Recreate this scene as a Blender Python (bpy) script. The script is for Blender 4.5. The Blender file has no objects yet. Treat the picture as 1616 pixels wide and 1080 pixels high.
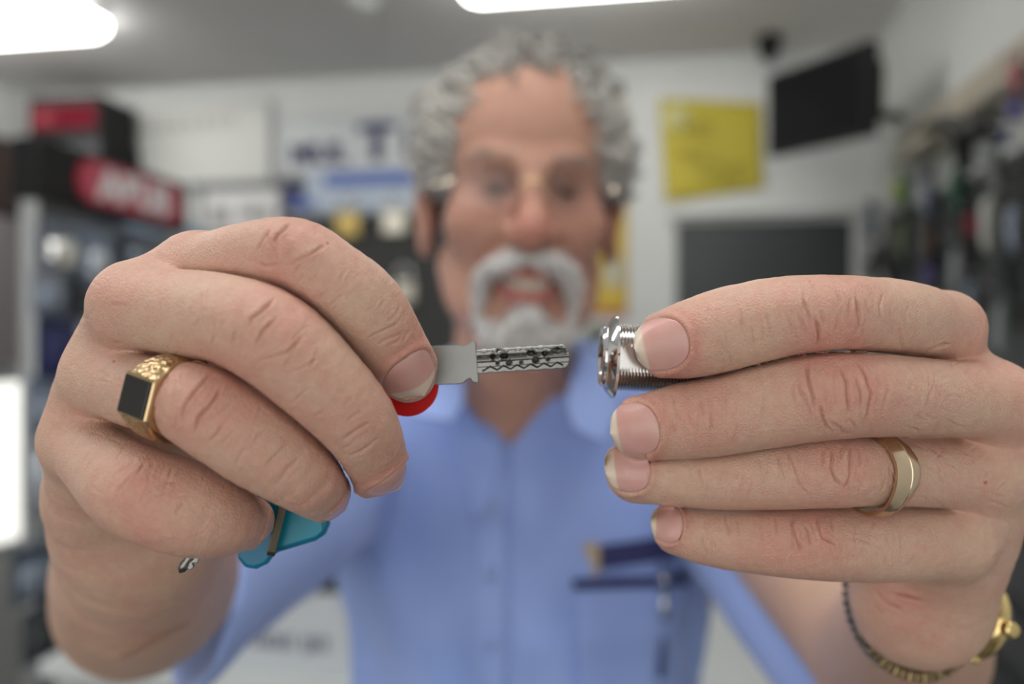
import bpy, bmesh, math, random
import numpy as np
from mathutils import Vector, Matrix

random.seed(7)
rng = np.random.default_rng(11)
S = bpy.context.scene
COL = S.collection

# ------------------------------------------------------------------ camera, world, light, exposure
F = 1280.0                       # focal length in pixels of the 1616x1080 frame
CAMZ = 1.5
cam = bpy.data.cameras.new('camera')
camo = bpy.data.objects.new('camera', cam)
COL.objects.link(camo)
camo.location = (0, 0, CAMZ)
ROOM_TURN = math.radians(9.712)     # the scene is laid out along the lens axis, then turned so that the walls follow X and Y
camo.rotation_euler = (math.radians(90), 0, ROOM_TURN)
cam.sensor_width = 36.0
cam.lens = F / 1616.0 * 36.0
cam.clip_start = 0.01
cam.dof.use_dof = True
cam.dof.focus_distance = 0.202
cam.dof.aperture_fstop = 4.9
S.camera = camo

wld = bpy.data.worlds.new('world'); S.world = wld
wld.use_nodes = True
bg = wld.node_tree.nodes['Background']
bg.inputs[0].default_value = (1.0, 0.97, 0.92, 1)
bg.inputs[1].default_value = 1.25

S.view_settings.view_transform = 'Standard'
S.view_settings.look = 'None'
S.view_settings.gamma = 1.0
S.view_settings.use_curve_mapping = False
S.view_settings.exposure = 0.32
S.cycles.max_bounces = 8
S.cycles.use_denoising = True

def area_light(name, loc, target, sx, sy, power, col=(1, 1, 1)):
    l = bpy.data.lights.new(name, 'AREA'); l.shape = 'RECTANGLE'
    l.size = sx; l.size_y = sy; l.energy = power; l.color = col
    o = bpy.data.objects.new(name, l); COL.objects.link(o)
    o.location = loc
    o.rotation_euler = (Vector(target) - Vector(loc)).to_track_quat('-Z', 'Y').to_euler()
    return o

# daylight through the shop window behind the camera, and the ceiling's tubes
area_light('window_daylight', (-0.42, -1.55, 1.55), (-0.42, 1.0, 1.50), 2.9, 1.4, 7, (1.0, 0.98, 0.96))

# ------------------------------------------------------------------ helpers
def W(px, py, d):
    return np.array(((px - 808.0) * d / F, d, CAMZ - (py - 540.0) * d / F))

def new_mat(name):
    m = bpy.data.materials.new(name); m.use_nodes = True
    return m, m.node_tree.nodes, m.node_tree.links

def srgb(r, g, b):
    f = lambda c: (c / 255 / 12.92) if c / 255 <= 0.04045 else ((c / 255 + 0.055) / 1.055) ** 2.4
    return (f(r), f(g), f(b), 1.0)

_mats = {}
def mat(name, col, rough=0.5, metal=0.0, noise=0.0, nscale=40.0, bump=0.0, bscale=200.0, spec=0.5, coat=0.0, trans=0.0, sheen=0.0, emit=None, es=0.0):
    if name in _mats: return _mats[name]
    m, N, L = new_mat(name)
    b = N['Principled BSDF']
    b.inputs['Base Color'].default_value = col
    b.inputs['Roughness'].default_value = rough
    b.inputs['Metallic'].default_value = metal
    b.inputs['Specular IOR Level'].default_value = spec
    b.inputs['Coat Weight'].default_value = coat
    b.inputs['Transmission Weight'].default_value = trans
    b.inputs['Sheen Weight'].default_value = sheen
    if emit:
        b.inputs['Emission Color'].default_value = emit; b.inputs['Emission Strength'].default_value = es
    tc = N.new('ShaderNodeTexCoord')
    if noise > 0:
        n = N.new('ShaderNodeTexNoise'); n.inputs['Scale'].default_value = nscale; n.inputs['Detail'].default_value = 4
        L.new(tc.outputs['Object'], n.inputs['Vector'])
        mx = N.new('ShaderNodeMix'); mx.data_type = 'RGBA'
        mx.inputs['A'].default_value = tuple(c * (1 - noise) for c in col[:3]) + (1,)
        mx.inputs['B'].default_value = tuple(min(1, c * (1 + noise)) for c in col[:3]) + (1,)
        L.new(n.outputs['Fac'], mx.inputs['Factor'])
        L.new(mx.outputs['Result'], b.inputs['Base Color'])
    if bump > 0:
        n2 = N.new('ShaderNodeTexNoise'); n2.inputs['Scale'].default_value = bscale; n2.inputs['Detail'].default_value = 3
        L.new(tc.outputs['Object'], n2.inputs['Vector'])
        bp = N.new('ShaderNodeBump'); bp.inputs['Strength'].default_value = bump; bp.inputs['Distance'].default_value = 0.2 / bscale
        L.new(n2.outputs['Fac'], bp.inputs['Height'])
        L.new(bp.outputs['Normal'], b.inputs['Normal'])
    _mats[name] = m
    return m

def thin_glass(name, tint, ior, rough):
    """clear thin glass: see-through with a Fresnel sheen on the side the light meets"""
    m, N, L = new_mat(name); N.remove(N['Principled BSDF'])
    tr = N.new('ShaderNodeBsdfTransparent'); tr.inputs[0].default_value = tint
    gg = N.new('ShaderNodeBsdfGlossy'); gg.inputs['Roughness'].default_value = rough
    fr = N.new('ShaderNodeFresnel'); fr.inputs['IOR'].default_value = ior
    ge = N.new('ShaderNodeNewGeometry'); iv = N.new('ShaderNodeMath'); iv.operation = 'SUBTRACT'; iv.inputs[0].default_value = 1.0
    mu = N.new('ShaderNodeMath'); mu.operation = 'MULTIPLY'; mx = N.new('ShaderNodeMixShader')
    L.new(ge.outputs['Backfacing'], iv.inputs[1]); L.new(fr.outputs[0], mu.inputs[0]); L.new(iv.outputs[0], mu.inputs[1])
    L.new(mu.outputs[0], mx.inputs[0]); L.new(tr.outputs[0], mx.inputs[1]); L.new(gg.outputs[0], mx.inputs[2]); L.new(mx.outputs[0], N['Material Output'].inputs[0])
    return m

def np_mesh(name, V, faces, smooth=True):
    """faces: (n,4) or (n,3) int array, or a list of mixed tuples."""
    V = np.asarray(V, dtype=np.float32)
    me = bpy.data.meshes.new(name)
    if isinstance(faces, np.ndarray):
        k = faces.shape[1]; n = len(faces)
        me.vertices.add(len(V)); me.vertices.foreach_set('co', V.ravel())
        me.loops.add(n * k); me.loops.foreach_set('vertex_index', faces.ravel().astype(np.int32))
        me.polygons.add(n); me.polygons.foreach_set('loop_start', np.arange(0, n * k, k, dtype=np.int32))
        me.update(calc_edges=True)
    else:
        me.from_pydata(V.tolist(), [], [tuple(int(i) for i in f) for f in faces]); me.update()
    if smooth:
        me.polygons.foreach_set('use_smooth', np.ones(len(me.polygons), dtype=bool))
    return me

def add(name, V, faces, m, parent=None, base=None, smooth=True, bevel=0.0, bseg=2, label=None, kind=None, recalc=False):
    """One mesh object from world-space vertices; base = the object's origin."""
    V = np.asarray(V, dtype=float)
    o_base = np.array(base if base is not None else ((0, 0, 0) if parent is None else parent_world(parent)), dtype=float)
    me = np_mesh(name, V - o_base, faces, smooth)
    if recalc:
        bm = bmesh.new(); bm.from_mesh(me); bmesh.ops.recalc_face_normals(bm, faces=bm.faces); bm.to_mesh(me); bm.free()
    if m is not None: me.materials.append(m)
    o = bpy.data.objects.new(name, me); COL.objects.link(o)
    if parent is not None:
        o.parent = parent; o.location = Vector(o_base - parent_world(parent))
    else:
        o.location = Vector(o_base)
    if bevel > 0:
        b = o.modifiers.new('bevel', 'BEVEL'); b.width = bevel; b.segments = bseg; b.limit_method = 'ANGLE'
        b.angle_limit = math.radians(35)
        if smooth:
            me.polygons.foreach_set('use_smooth', np.zeros(len(me.polygons), dtype=bool))
    if label: o['label'] = label
    if kind: o['kind'] = kind
    return o

def parent_world(o):
    p = np.zeros(3)
    while o is not None:
        p += np.array(o.location); o = o.parent
    return p

def thing(name, loc, label, cat, group=None):
    o = bpy.data.objects.new(name, None); COL.objects.link(o); o.location = Vector(loc)
    o.empty_display_size = 0.02
    tag(o, label, cat, group); return o

def tag(o, label, cat, group=None):
    o['label'] = label; o['category'] = cat
    if group: o['group'] = group
    return o

class MB:
    """collects primitives into one mesh (world space)"""
    def __init__(s): s.v = []; s.f = []
    def addvf(s, V, Fc):
        o = len(s.v); s.v.extend([tuple(map(float, p)) for p in V]); s.f.extend([tuple(int(i) + o for i in f) for f in Fc])
    def hexa(s, c):   # 8 corners: bottom 4 ccw, top 4 ccw
        s.addvf(c, [(0, 3, 2, 1), (4, 5, 6, 7), (0, 1, 5, 4), (1, 2, 6, 5), (2, 3, 7, 6), (3, 0, 4, 7)])
    def box(s, O, a, b, c):  # corner O and three edge vectors
        O, a, b, c = map(np.asarray, (O, a, b, c))
        if np.dot(np.cross(a, b), c) < 0: a, b = b, a
        s.hexa([O, O + a, O + a + b, O + b, O + c, O + a + c, O + a + b + c, O + b + c])
    def tube(s, P, r, n=10, closed=False, cap=True):
        P = np.asarray(P, float); m = len(P)
        R = np.broadcast_to(np.asarray(r, float), (m,))
        T = np.gradient(P, axis=0) if not closed else (np.roll(P, -1, 0) - np.roll(P, 1, 0))
        T /= np.linalg.norm(T, axis=1, keepdims=True) + 1e-12
        up = np.array((0, 0, 1.0)) if abs(T[0][2]) < .9 else np.array((1.0, 0, 0))
        nrm = np.cross(T[0], up); nrm /= np.linalg.norm(nrm)
        V = []
        for i in range(m):
            nrm = nrm - T[i] * np.dot(nrm, T[i]); nrm /= np.linalg.norm(nrm) + 1e-12
            b = np.cross(T[i], nrm)
            for k in range(n):
                a = 2 * math.pi * k / n
                V.append(P[i] + R[i] * (math.cos(a) * nrm + math.sin(a) * b))
        Fc = []
        for i in range(m if closed else m - 1):
            j = (i + 1) % m
            for k in range(n):
                k2 = (k + 1) % n
                Fc.append((i * n + k, i * n + k2, j * n + k2, j * n + k))
        if cap and not closed:
            Fc.append(tuple(range(n - 1, -1, -1))); Fc.append(tuple((m - 1) * n + k for k in range(n)))
        s.addvf(V, Fc)
    def lathe(s, O, axis, prof, n=48, refx=None):
        """prof: list of (t along axis, r); r=0 at ends closes"""
        O = np.asarray(O, float); ax = np.asarray(axis, float); ax /= np.linalg.norm(ax)
        rx = np.asarray(refx if refx is not None else ((0, 0, 1) if abs(ax[2]) < .9 else (1, 0, 0)), float)
        rx = rx - ax * np.dot(rx, ax); rx /= np.linalg.norm(rx); ry = np.cross(ax, rx)
        V = []
        for (t, r) in prof:
            for k in range(n):
                a = 2 * math.pi * k / n
                V.append(O + ax * t + max(r, 1e-5) * (math.cos(a) * rx + math.sin(a) * ry))
        Fc = []
        for i in range(len(prof) - 1):
            for k in range(n):
                k2 = (k + 1) % n
                Fc.append((i * n + k, i * n + k2, (i + 1) * n + k2, (i + 1) * n + k))
        Fc.append(tuple(range(n - 1, -1, -1))); Fc.append(tuple((len(prof) - 1) * n + k for k in range(n)))
        s.addvf(V, Fc)
    def done(s, name, m, parent=None, **kw):
        return add(name, s.v, s.f, m, parent, **kw)

# ------------------------------------------------------------------ signed distance toolkit (numpy)
BIG = np.float32(0.06)
def smin(a, b, k):
    h = np.clip(0.5 + 0.5 * (b - a) / k, 0, 1)
    return b * (1 - h) + a * h - k * h * (1 - h)
def smax(a, b, k): return -smin(-a, -b, k)

def catmull(C, n):
    C = np.asarray(C, float)
    E = np.vstack([2 * C[0] - C[1], C, 2 * C[-1] - C[-2]])
    out = []
    for i in range(1, len(E) - 2):
        p0, p1, p2, p3 = E[i - 1], E[i], E[i + 1], E[i + 2]
        for t in np.linspace(0, 1, n, endpoint=False):
            out.append(0.5 * ((2 * p1) + (-p0 + p2) * t + (2 * p0 - 5 * p1 + 4 * p2 - p3) * t * t + (-p0 + 3 * p1 - 3 * p2 + p3) * t ** 3))
    out.append(C[-1])
    return np.array(out)

def boxcull(fn, lo, hi, pad):
    lo = np.asarray(lo) - pad; hi = np.asarray(hi) + pad
    def f(P):
        m = np.all((P >= lo) & (P <= hi), axis=1)
        out = np.full(len(P), BIG, np.float32)
        if m.any(): out[m] = np.minimum(fn(P[m]), BIG)
        return out
    return f

def chain(pts, n=5, pad=0.012, k=0.0):
    """pts rows (x,y,z,r) in metres -> sdf of a tapering tube through them"""
    C = catmull(pts, n) if n > 1 else np.asarray(pts, float)
    Cf = C.astype(np.float32)
    def fn(P):
        d = None
        for i in range(len(Cf) - 1):
            a, b = Cf[i, :3], Cf[i + 1, :3]
            ab = b - a; L2 = float(np.dot(ab, ab)) + 1e-12
            pa = P - a
            t = np.clip((pa @ ab) / L2, 0, 1)
            q = pa - t[:, None] * ab
            di = np.sqrt(np.einsum('ij,ij->i', q, q)) - (Cf[i, 3] + t * (Cf[i + 1, 3] - Cf[i, 3]))
            d = di if d is None else (np.minimum(d, di) if k == 0 else smin(d, di, k))
        return d
    lo = (C[:, :3] - C[:, 3:4]).min(0); hi = (C[:, :3] + C[:, 3:4]).max(0)
    return boxcull(fn, lo, hi, pad)

def ell(c, r, R=None, pad=0.02):
    c = np.asarray(c, np.float32); r = np.asarray(r, np.float32)
    def fn(P):
        q = P - c
        if R is not None: q = q @ np.asarray(R, np.float32)
        k0 = np.linalg.norm(q / r, axis=1); k1 = np.linalg.norm(q / (r * r), axis=1) + 1e-9
        return k0 * (k0 - 1) / k1
    m = r.max()
    return boxcull(fn, c - m, c + m, pad)

def surface_nets(f, lo, hi, h, sparse=0):
    lo = np.asarray(lo, float); n = np.ceil((np.asarray(hi) - lo) / h).astype(int) + 1
    if sparse: n = ((n - 1 + sparse - 1) // sparse) * sparse + 1
    ax = [lo[i] + h * np.arange(n[i]) for i in range(3)]
    st = 400000
    if sparse:      # evaluate a coarse grid, then the fine nodes only in coarse cells near the surface
        c = [a[::sparse] for a in ax]; nc = [len(a) for a in c]
        Gc = np.stack(np.meshgrid(*c, indexing='ij'), -1).reshape(-1, 3).astype(np.float32)
        Dc = np.concatenate([f(Gc[i:i + st]) for i in range(0, len(Gc), st)]).reshape(nc)
        near = np.abs(Dc) < h * sparse * 1.9
        m = np.zeros([k - 1 for k in nc], bool)
        for dx in (0, 1):
            for dy in (0, 1):
                for dz in (0, 1): m |= near[dx:nc[0] - 1 + dx, dy:nc[1] - 1 + dy, dz:nc[2] - 1 + dz]
        D = np.repeat(np.repeat(np.repeat(Dc, sparse, 0), sparse, 1), sparse, 2)[:n[0], :n[1], :n[2]].copy()
        fm = np.zeros(n, bool); r = np.repeat(np.repeat(np.repeat(m, sparse, 0), sparse, 1), sparse, 2)
        fm[:-1, :-1, :-1] |= r; fm[1:, :-1, :-1] |= r; fm[:-1, 1:, :-1] |= r; fm[:-1, :-1, 1:] |= r; fm[1:, 1:, :-1] |= r; fm[1:, :-1, 1:] |= r; fm[:-1, 1:, 1:] |= r; fm[1:, 1:, 1:] |= r
        I = np.argwhere(fm)
        for i in range(0, len(I), st):
            k = I[i:i + st]; D[k[:, 0], k[:, 1], k[:, 2]] = f((lo + h * k).astype(np.float32))
    else:
        G = np.stack(np.meshgrid(*ax, indexing='ij'), -1).reshape(-1, 3).astype(np.float32)
        D = np.empty(len(G), np.float32)
        for i in range(0, len(G), st): D[i:i + st] = f(G[i:i + st])
        D = D.reshape(n)
    ins = D < 0
    nx, ny, nz = n
    cnt = np.zeros((nx - 1, ny - 1, nz - 1), np.int8)
    for dx in (0, 1):
        for dy in (0, 1):
            for dz in (0, 1):
                cnt += ins[dx:nx - 1 + dx, dy:ny - 1 + dy, dz:nz - 1 + dz]
    act = (cnt > 0) & (cnt < 8)
    idx = np.full(act.shape, -1, np.int64); cells = np.argwhere(act); idx[act] = np.arange(len(cells))
    acc = np.zeros((len(cells), 3)); num = np.zeros(len(cells))
    corners = [(x, y, z) for x in (0, 1) for y in (0, 1) for z in (0, 1)]
    for a in corners:
        for b in corners:
            if sum(abs(a[i] - b[i]) for i in range(3)) == 1 and a < b:
                ca = cells + a; cb = cells + b
                da = D[ca[:, 0], ca[:, 1], ca[:, 2]]; db = D[cb[:, 0], cb[:, 1], cb[:, 2]]
                m = (da < 0) != (db < 0)
                t = np.where(m, da / (da - db + 1e-20), 0)
                p = np.array(a) + t[:, None] * (np.array(b) - np.array(a))
                acc[m] += p[m]; num[m] += 1
    V = lo + h * (cells + acc / num[:, None])
    Q = []
    for axis in range(3):
        o1, o2 = [(1, 2), (2, 0), (0, 1)][axis]
        sl0 = [slice(None)] * 3; sl1 = [slice(None)] * 3
        sl0[axis] = slice(0, n[axis] - 1); sl1[axis] = slice(1, n[axis])
        A = ins[tuple(sl0)]; B = ins[tuple(sl1)]
        for flip in (False, True):
            E = np.argwhere(A & ~B) if not flip else np.argwhere(~A & B)
            ok = (E[:, o1] > 0) & (E[:, o2] > 0) & (E[:, o1] < n[o1] - 1) & (E[:, o2] < n[o2] - 1)
            E = E[ok]
            def g(d1, d2):
                c = E.copy(); c[:, o1] += d1; c[:, o2] += d2
                return idx[c[:, 0], c[:, 1], c[:, 2]]
            q = np.stack([g(-1, -1), g(0, -1), g(0, 0), g(-1, 0)], 1)
            if flip: q = q[:, ::-1]
            Q.append(q)
    return V, np.vstack(Q)

def subdiv(V, Q):
    E = np.stack([Q, np.roll(Q, -1, 1)], -1).reshape(-1, 2)
    Es = np.sort(E, 1)
    u, inv = np.unique(Es[:, 0] * (len(V) + 1) + Es[:, 1], return_inverse=True)
    a = u // (len(V) + 1); b = u % (len(V) + 1)
    mid = (V[a] + V[b]) / 2
    cen = V[Q].mean(1)
    em = (len(V) + inv).reshape(-1, 4); ci = len(V) + len(mid) + np.arange(len(Q))
    NQ = np.concatenate([np.stack([Q[:, i], em[:, i], ci, em[:, i - 1]], 1) for i in range(4)], 0)
    return np.vstack([V, mid, cen]), NQ

def vnormals(V, Q):
    fn = np.cross(V[Q[:, 2]] - V[Q[:, 0]], V[Q[:, 3]] - V[Q[:, 1]])
    N = np.zeros_like(V)
    for i in range(4):
        for c in range(3): N[:, c] += np.bincount(Q[:, i], fn[:, c], len(V))
    return N / (np.linalg.norm(N, axis=1, keepdims=True) + 1e-20)

def laplace(V, Q, n=1, w=0.5):
    for _ in range(n):
        A = np.zeros_like(V); c = np.zeros(len(V))
        for i in range(4):
            for j in ((i + 1) % 4, (i - 1) % 4):
                for k in range(3): A[:, k] += np.bincount(Q[:, i], V[Q[:, j], k], len(V))
                c += np.bincount(Q[:, i], minlength=len(V))
        V = V * (1 - w) + w * A / np.maximum(c, 1)[:, None]
    return V

def PX(rows):    # rows (px, py, depth, radius in px) -> metres
    return np.array([np.append(W(x, y, d), r * d / F) for (x, y, d, r) in rows])

# ------------------------------------------------------------------ the hands: distance fields
def build_hand(fingers, palm, extra, kf=0.0007, kp=0.0075, kw=0.0045):
    fs = [chain(PX(r), 4, .007) for r in fingers]
    ps = [chain(PX(r), 3, 0.012) for r in palm]
    ex = [(chain(PX(r), 3, 0.012), k) for r, k in extra]
    def f(P):
        D = [g(P) for g in fs]
        d = D[0]
        for g in D[1:]: d = smin(d, g, kf)
        p = ps[0](P)
        for g in ps[1:]: p = smin(p, g(P), kp)
        # the fold between neighbouring fingers: a narrow V that closes towards the web
        D = np.sort(np.stack(D, 1), 1); d1 = D[:, 0]
        w = .00085 * np.clip((p + .0005) / .003, 0, 1) * np.clip(1 + d1 / .0024, 0, 2) - .0002
        d = smax(d, w - (D[:, 1] - d1) * .5, .0004)
        d = smin(d, p, kw)
        for g, k in ex: d = smin(d, g(P), k)
        return d
    return f

# right hand of the man (left in the photograph), holding the key
RH_F = [
    [(320,430,.212,58),(395,412,.200,61),(465,406,.191,62),(520,440,.190,63),(575,485,.193,64),(612,538,.198,57),(638,575,.204,50),(644,592,.207,44)],
    [(215,487,.203,64),(300,497,.195,71),(370,510,.187,75),(432,536,.183,78),(495,592,.184,72),(560,662,.189,63),(590,722,.199,52),(592,738,.206,46)],
    [(160,600,.213,52),(225,618,.1995,60),(283,630,.1905,61),(322,642,.185,71),(362,668,.1845,72),(416,704,.1865,71),(482,752,.1915,58),(505,774,.203,47),(509,780,.208,43)],
    [(130,700,.218,52),(175,745,.203,62),(222,778,.192,73),(292,802,.190,74),(345,817,.1925,61),(380,824,.2005,45),(394,822,.208,38)],
]
RH_P = [
    [(315,435,.214,56),(300,600,.245,75),(265,800,.268,95)],
    [(212,487,.205,64),(230,640,.238,80),(245,810,.270,100)],
    [(160,600,.213,54),(185,700,.236,75),(225,820,.270,100)],
    [(130,700,.219,53),(150,770,.240,70),(205,830,.268,95)],
    [(153,790,.246,70),(215,845,.272,110)],
    [(228,470,.208,50),(305,430,.214,52)],
    [(205,500,.213,50),(152,590,.2195,48),(126,690,.2215,49)],
]
RH_X = [
    # thumb behind the key
    ([(300,800,.262,75),(400,690,.250,66),(500,630,.238,56),(575,610,.2295,47),(622,602,.2275,42),(634,600,.2278,40)], .005),
    # forearm
    ([(230,835,.268,112),(232,875,.30,132),(232,915,.38,138),(222,940,.45,118)], .010),
]
rh = build_hand(RH_F, RH_P, RH_X)

# left hand of the man (right in the photograph), holding the cam lock
LH_F = [
    [(1490,518,.224,55),(1425,503,.213,60),(1365,499,.207,62),(1310,497,.2025,63),(1230,503,.204,66),(1150,521,.207,68),(1095,535,.2085,63),(1056,544,.2100,53)],
    [(1570,635,.222,60),(1480,628,.214,61),(1420,624,.209,65),(1320,621,.2035,72),(1226,634,.2065,71),(1125,657,.2095,64),(1060,668,.2115,58),(1015,676,.214,51)],
    [(1555,748,.229,58),(1480,746,.2235,55),(1420,745,.2180,54),(1367,744,.2140,55),(1315,743,.2115,58),(1220,748,.2138,56),(1130,750,.2163,54),(1060,748,.218,50),(1004,746,.220,48)],
    [(1500,850,.232,62),(1400,858,.224,60),(1275,857,.2175,57),(1165,851,.219,50),(1110,846,.2205,44),(1069,838,.222,38)],
]
LH_P = [
    [(1490,520,.226,54),(1500,700,.248,60),(1478,925,.268,72)],
    [(1566,634,.224,60),(1546,800,.246,62),(1468,935,.266,72)],
    [(1550,750,.229,56),(1532,858,.246,58),(1462,945,.265,78)],
    [(1500,850,.234,60),(1485,895,.250,66),(1454,950,.266,82)],
    [(1405,900,.262,52),(1440,955,.267,80)],
]
LH_X = [
    ([(1420,880,.265,70),(1300,720,.258,62),(1190,610,.250,52),(1110,578,.2445,45),(1062,568,.2435,42),(1045,566,.2437,40)], .005),
    ([(1448,950,.268,84),(1446,965,.30,88),(1435,1010,.38,118),(1415,1040,.455,122)], .010),
]
lh = build_hand(LH_F, LH_P, LH_X)

# nails: centre px, distal direction (from 3D points), normal hint, length, width (m)
def nail_frame(f, cpx, dep, d, nh):
    d = np.asarray(d, float); d /= np.linalg.norm(d)
    n = np.asarray(nh, float); n = n - d * np.dot(n, d); n /= np.linalg.norm(n)
    c = W(cpx[0], cpx[1], dep)
    c = c + n * 0.012
    for _ in range(60):
        c = c - n * float(f(np.array([c], np.float32))[0]) * 0.9
        if abs(float(f(np.array([c], np.float32))[0])) < 2e-5: break
    v = np.cross(n, d)
    return c, d, n, v
def dirW(a, b): return W(*b) - W(*a)
P_SUP = 2.25
NAILS = {'r': [], 'l': []}
def nail(side, cpx, dep, d, nh, ln, wd, free=0.60):
    f = rh if side == 'r' else lh
    NAILS[side].append((nail_frame(f, cpx, dep, d, nh), ln, wd, free))
nail('r', (645,589), .200, dirW((600,520,.197),(650,606,.2065)), (.30,-1,.12), .0142, .0134, .42)
nail('r', (598,742), .203, (.0055,.0135,-.0095), (.66,-.62,-.40), .0128, .0124)
nail('r', (507,775), .2040, (.10,.90,-.42), (.76,-.32,-.50), .0110, .0102)
nail('r', (391,823), .2055, (.25,.92,-.20), (.86,-.30,-.36), .0095, .0085)
nail('l', (1043,544), .203, (-1,.10,-.23), (-.10,-1,.03), .0130, .0133, .60)
nail('l', (1001,681), .205, (-1,.14,-.17), (-.16,-1,.02), .0124, .0138, .64)
nail('l', (990,743), .211, (-1,.12,-.10), (-.14,-1,-.12), .0118, .0130, .50)
nail('l', (1054,830), .214, (-1,.12,.10), (-.16,-1,.06), .0082, .0102, .62)

# wrinkles: polylines on the knuckles (px), depth in mm
WR_R = [
    ([(438,473),(416,487),(396,504),(388,518)], .42), ([(434,505),(414,523),(400,547)], .40), ([(371,521),(368,546)], .25),
    ([(477,537),(454,557),(410,571)], .25), ([(505,566),(482,580),(458,592)], .15),
    ([(460,351),(438,371),(432,386)], .45), ([(427,362),(414,379),(407,398)], .30), ([(518,384),(496,401),(452,421)], .28), ([(405,414),(428,420),(446,418)], .25),
    ([(337,588),(310,612),(292,640),(285,668)], .45), ([(353,613),(330,643),(315,660),(307,687)], .45), ([(276,655),(275,680)], .25), ([(352,672),(338,690),(328,700)], .2),
    ([(586,666),(564,678),(539,694)], .22), ([(600,690),(580,706),(552,722)], .20), ([(570,650),(548,664)], .15),
    ([(632,505),(606,520),(588,532)], .18), ([(640,520),(612,535),(594,548)], .15),
    ([(470,722),(452,742),(444,760)], .15), ([(250,770),(262,760),(280,760)], .15), ([(245,785),(268,776)], .15),
    ([(316,504),(303,515)], .20),
]
WR_L = [
    ([(1269,466),(1274,487),(1281,504)], .40), ([(1287,500),(1291,528),(1291,547)], .55), ([(1279,442),(1290,458)], .25), ([(1318,455),(1326,479)], .25),
    ([(1351,466),(1354,490),(1358,512),(1357,525)], .45), ([(1339,471),(1341,496)], .30), ([(1296,487),(1301,509)], .28), ([(1261,490),(1270,528)], .22),
    ([(1245,500),(1250,535)], .15), ([(1210,498),(1215,528)], .22), ([(1186,515),(1188,545)], .18), ([(1168,490),(1172,520)], .15), ([(1367,470),(1371,500)], .2),
    ([(1276,568),(1275,593),(1281,628),(1287,649)], .50), ([(1327,577),(1335,603),(1339,636),(1337,657)], .50),
    ([(1353,571),(1369,593),(1376,622),(1369,657),(1363,674)], .50), ([(1353,593),(1358,620),(1359,644)], .40), ([(1293,636),(1299,663),(1310,682)], .48),
    ([(1310,664),(1331,682),(1347,684)], .30), ([(1339,662),(1352,676)], .25), ([(1396,593),(1401,620),(1390,663)], .20), ([(1261,609),(1272,647)], .28),
    ([(1250,600),(1256,640)], .18), ([(1385,585),(1390,610)], .18),
    ([(1343,697),(1344,730),(1338,757),(1327,775)], .45), ([(1314,704),(1311,738),(1318,756),(1329,768)], .45), ([(1330,700),(1330,725)], .3), ([(1241,707),(1262,762),(1280,787)], .30),
    ([(1300,706),(1297,735)], .25), ([(1225,715),(1240,760)], .2), ([(1357,705),(1358,740)], .25),
    ([(1253,811),(1253,842),(1268,872)], .45), ([(1225,811),(1226,848)], .25), ([(1287,811),(1299,848),(1323,862)], .38), ([(1270,828),(1279,862)], .32), ([(1310,815),(1316,840)], .22),
    ([(1146,811),(1152,848)], .25), ([(1165,820),(1168,850)], .18), ([(1340,850),(1380,858)], .15),
    ([(1106,630),(1112,659)], .25), ([(1121,650),(1125,680)], .30), ([(1084,652),(1095,678)], .15), ([(1165,670),(1157,700)], .15), ([(1140,620),(1146,650)], .15),
    ([(1105,735),(1108,770)], .2), ([(1090,735),(1092,765)], .15),
    ([(1406,935),(1430,942),(1457,947)], .8), ([(1380,930),(1402,952),(1424,966)], .5), ([(1372,946),(1392,972)], .4),
    ([(1455,558),(1475,549),(1500,540)], .5),
]
SPOT_R = [(432,530,.180,.011,.9),(465,385,.185,.010,.8),(325,630,.178,.011,.9),(225,780,.184,.011,1.0),(200,455,.198,.012,.5),(640,540,.195,.008,.9),(600,730,.195,.007,.6),(300,395,.21,.010,.5),(500,760,.19,.008,.7),(575,660,.184,.009,.4),(360,830,.19,.010,.5),(120,690,.215,.012,.4)]
SPOT_L = [(1320,480,.197,.012,.8),(1325,615,.197,.013,1.0),(1325,740,.206,.010,.9),(1275,850,.212,.011,.9),(1590,625,.215,.012,.5),(1050,540,.205,.010,.5),(1030,660,.207,.009,.4),(1115,650,.204,.010,.5),(1200,860,.214,.012,.3),(1400,620,.205,.010,.4),(1540,520,.22,.012,.4),(1440,930,.25,.012,.9)]
_r = random.Random(5)
def fine_lines(fingers, i0, i1, n, wr, lo, hi):
    # faint creases across the fingers between the joints
    for g in fingers:
        C = catmull(np.array(g)[:, [0, 1, 2, 3]].astype(float), 10)
        for _ in range(n):
            k = _r.randint(int(i0 * 10), int(i1 * 10)); k = min(k, len(C) - 2); p = C[k]; t = C[k + 1][:2] - C[k][:2]; t /= np.linalg.norm(t) + 1e-9
            nn = np.array((-t[1], t[0])); o = _r.uniform(-.55, .55) * p[3]; L = _r.uniform(.14, .42) * p[3]; sl = _r.uniform(-.35, .35)
            c = p[:2] + nn * o; wr.append(([tuple(c - (nn + t * sl) * L), tuple(c + t * _r.uniform(-2, 2)), tuple(c + (nn + t * sl) * L)], _r.uniform(.07, .17)))
fine_lines(RH_F[:3], 1.2, 5.4, 20, WR_R, 0, 0); fine_lines(RH_F[3:], 1.2, 3.6, 12, WR_R, 0, 0); fine_lines(LH_F, .8, 6.3, 30, WR_L, 0, 0)
for _ in range(55):     # crosshatched skin on the back of the lock hand
    x, y = _r.uniform(1430, 1595), _r.uniform(560, 905); a = _r.choice((.5, 2.4)) + _r.uniform(-.25, .25); L = _r.uniform(7, 20)
    WR_L.append(([(x - L * math.cos(a), y - L * math.sin(a)), (x, y + _r.uniform(-2, 2)), (x + L * math.cos(a), y + L * math.sin(a))], _r.uniform(.05, .13)))
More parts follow.
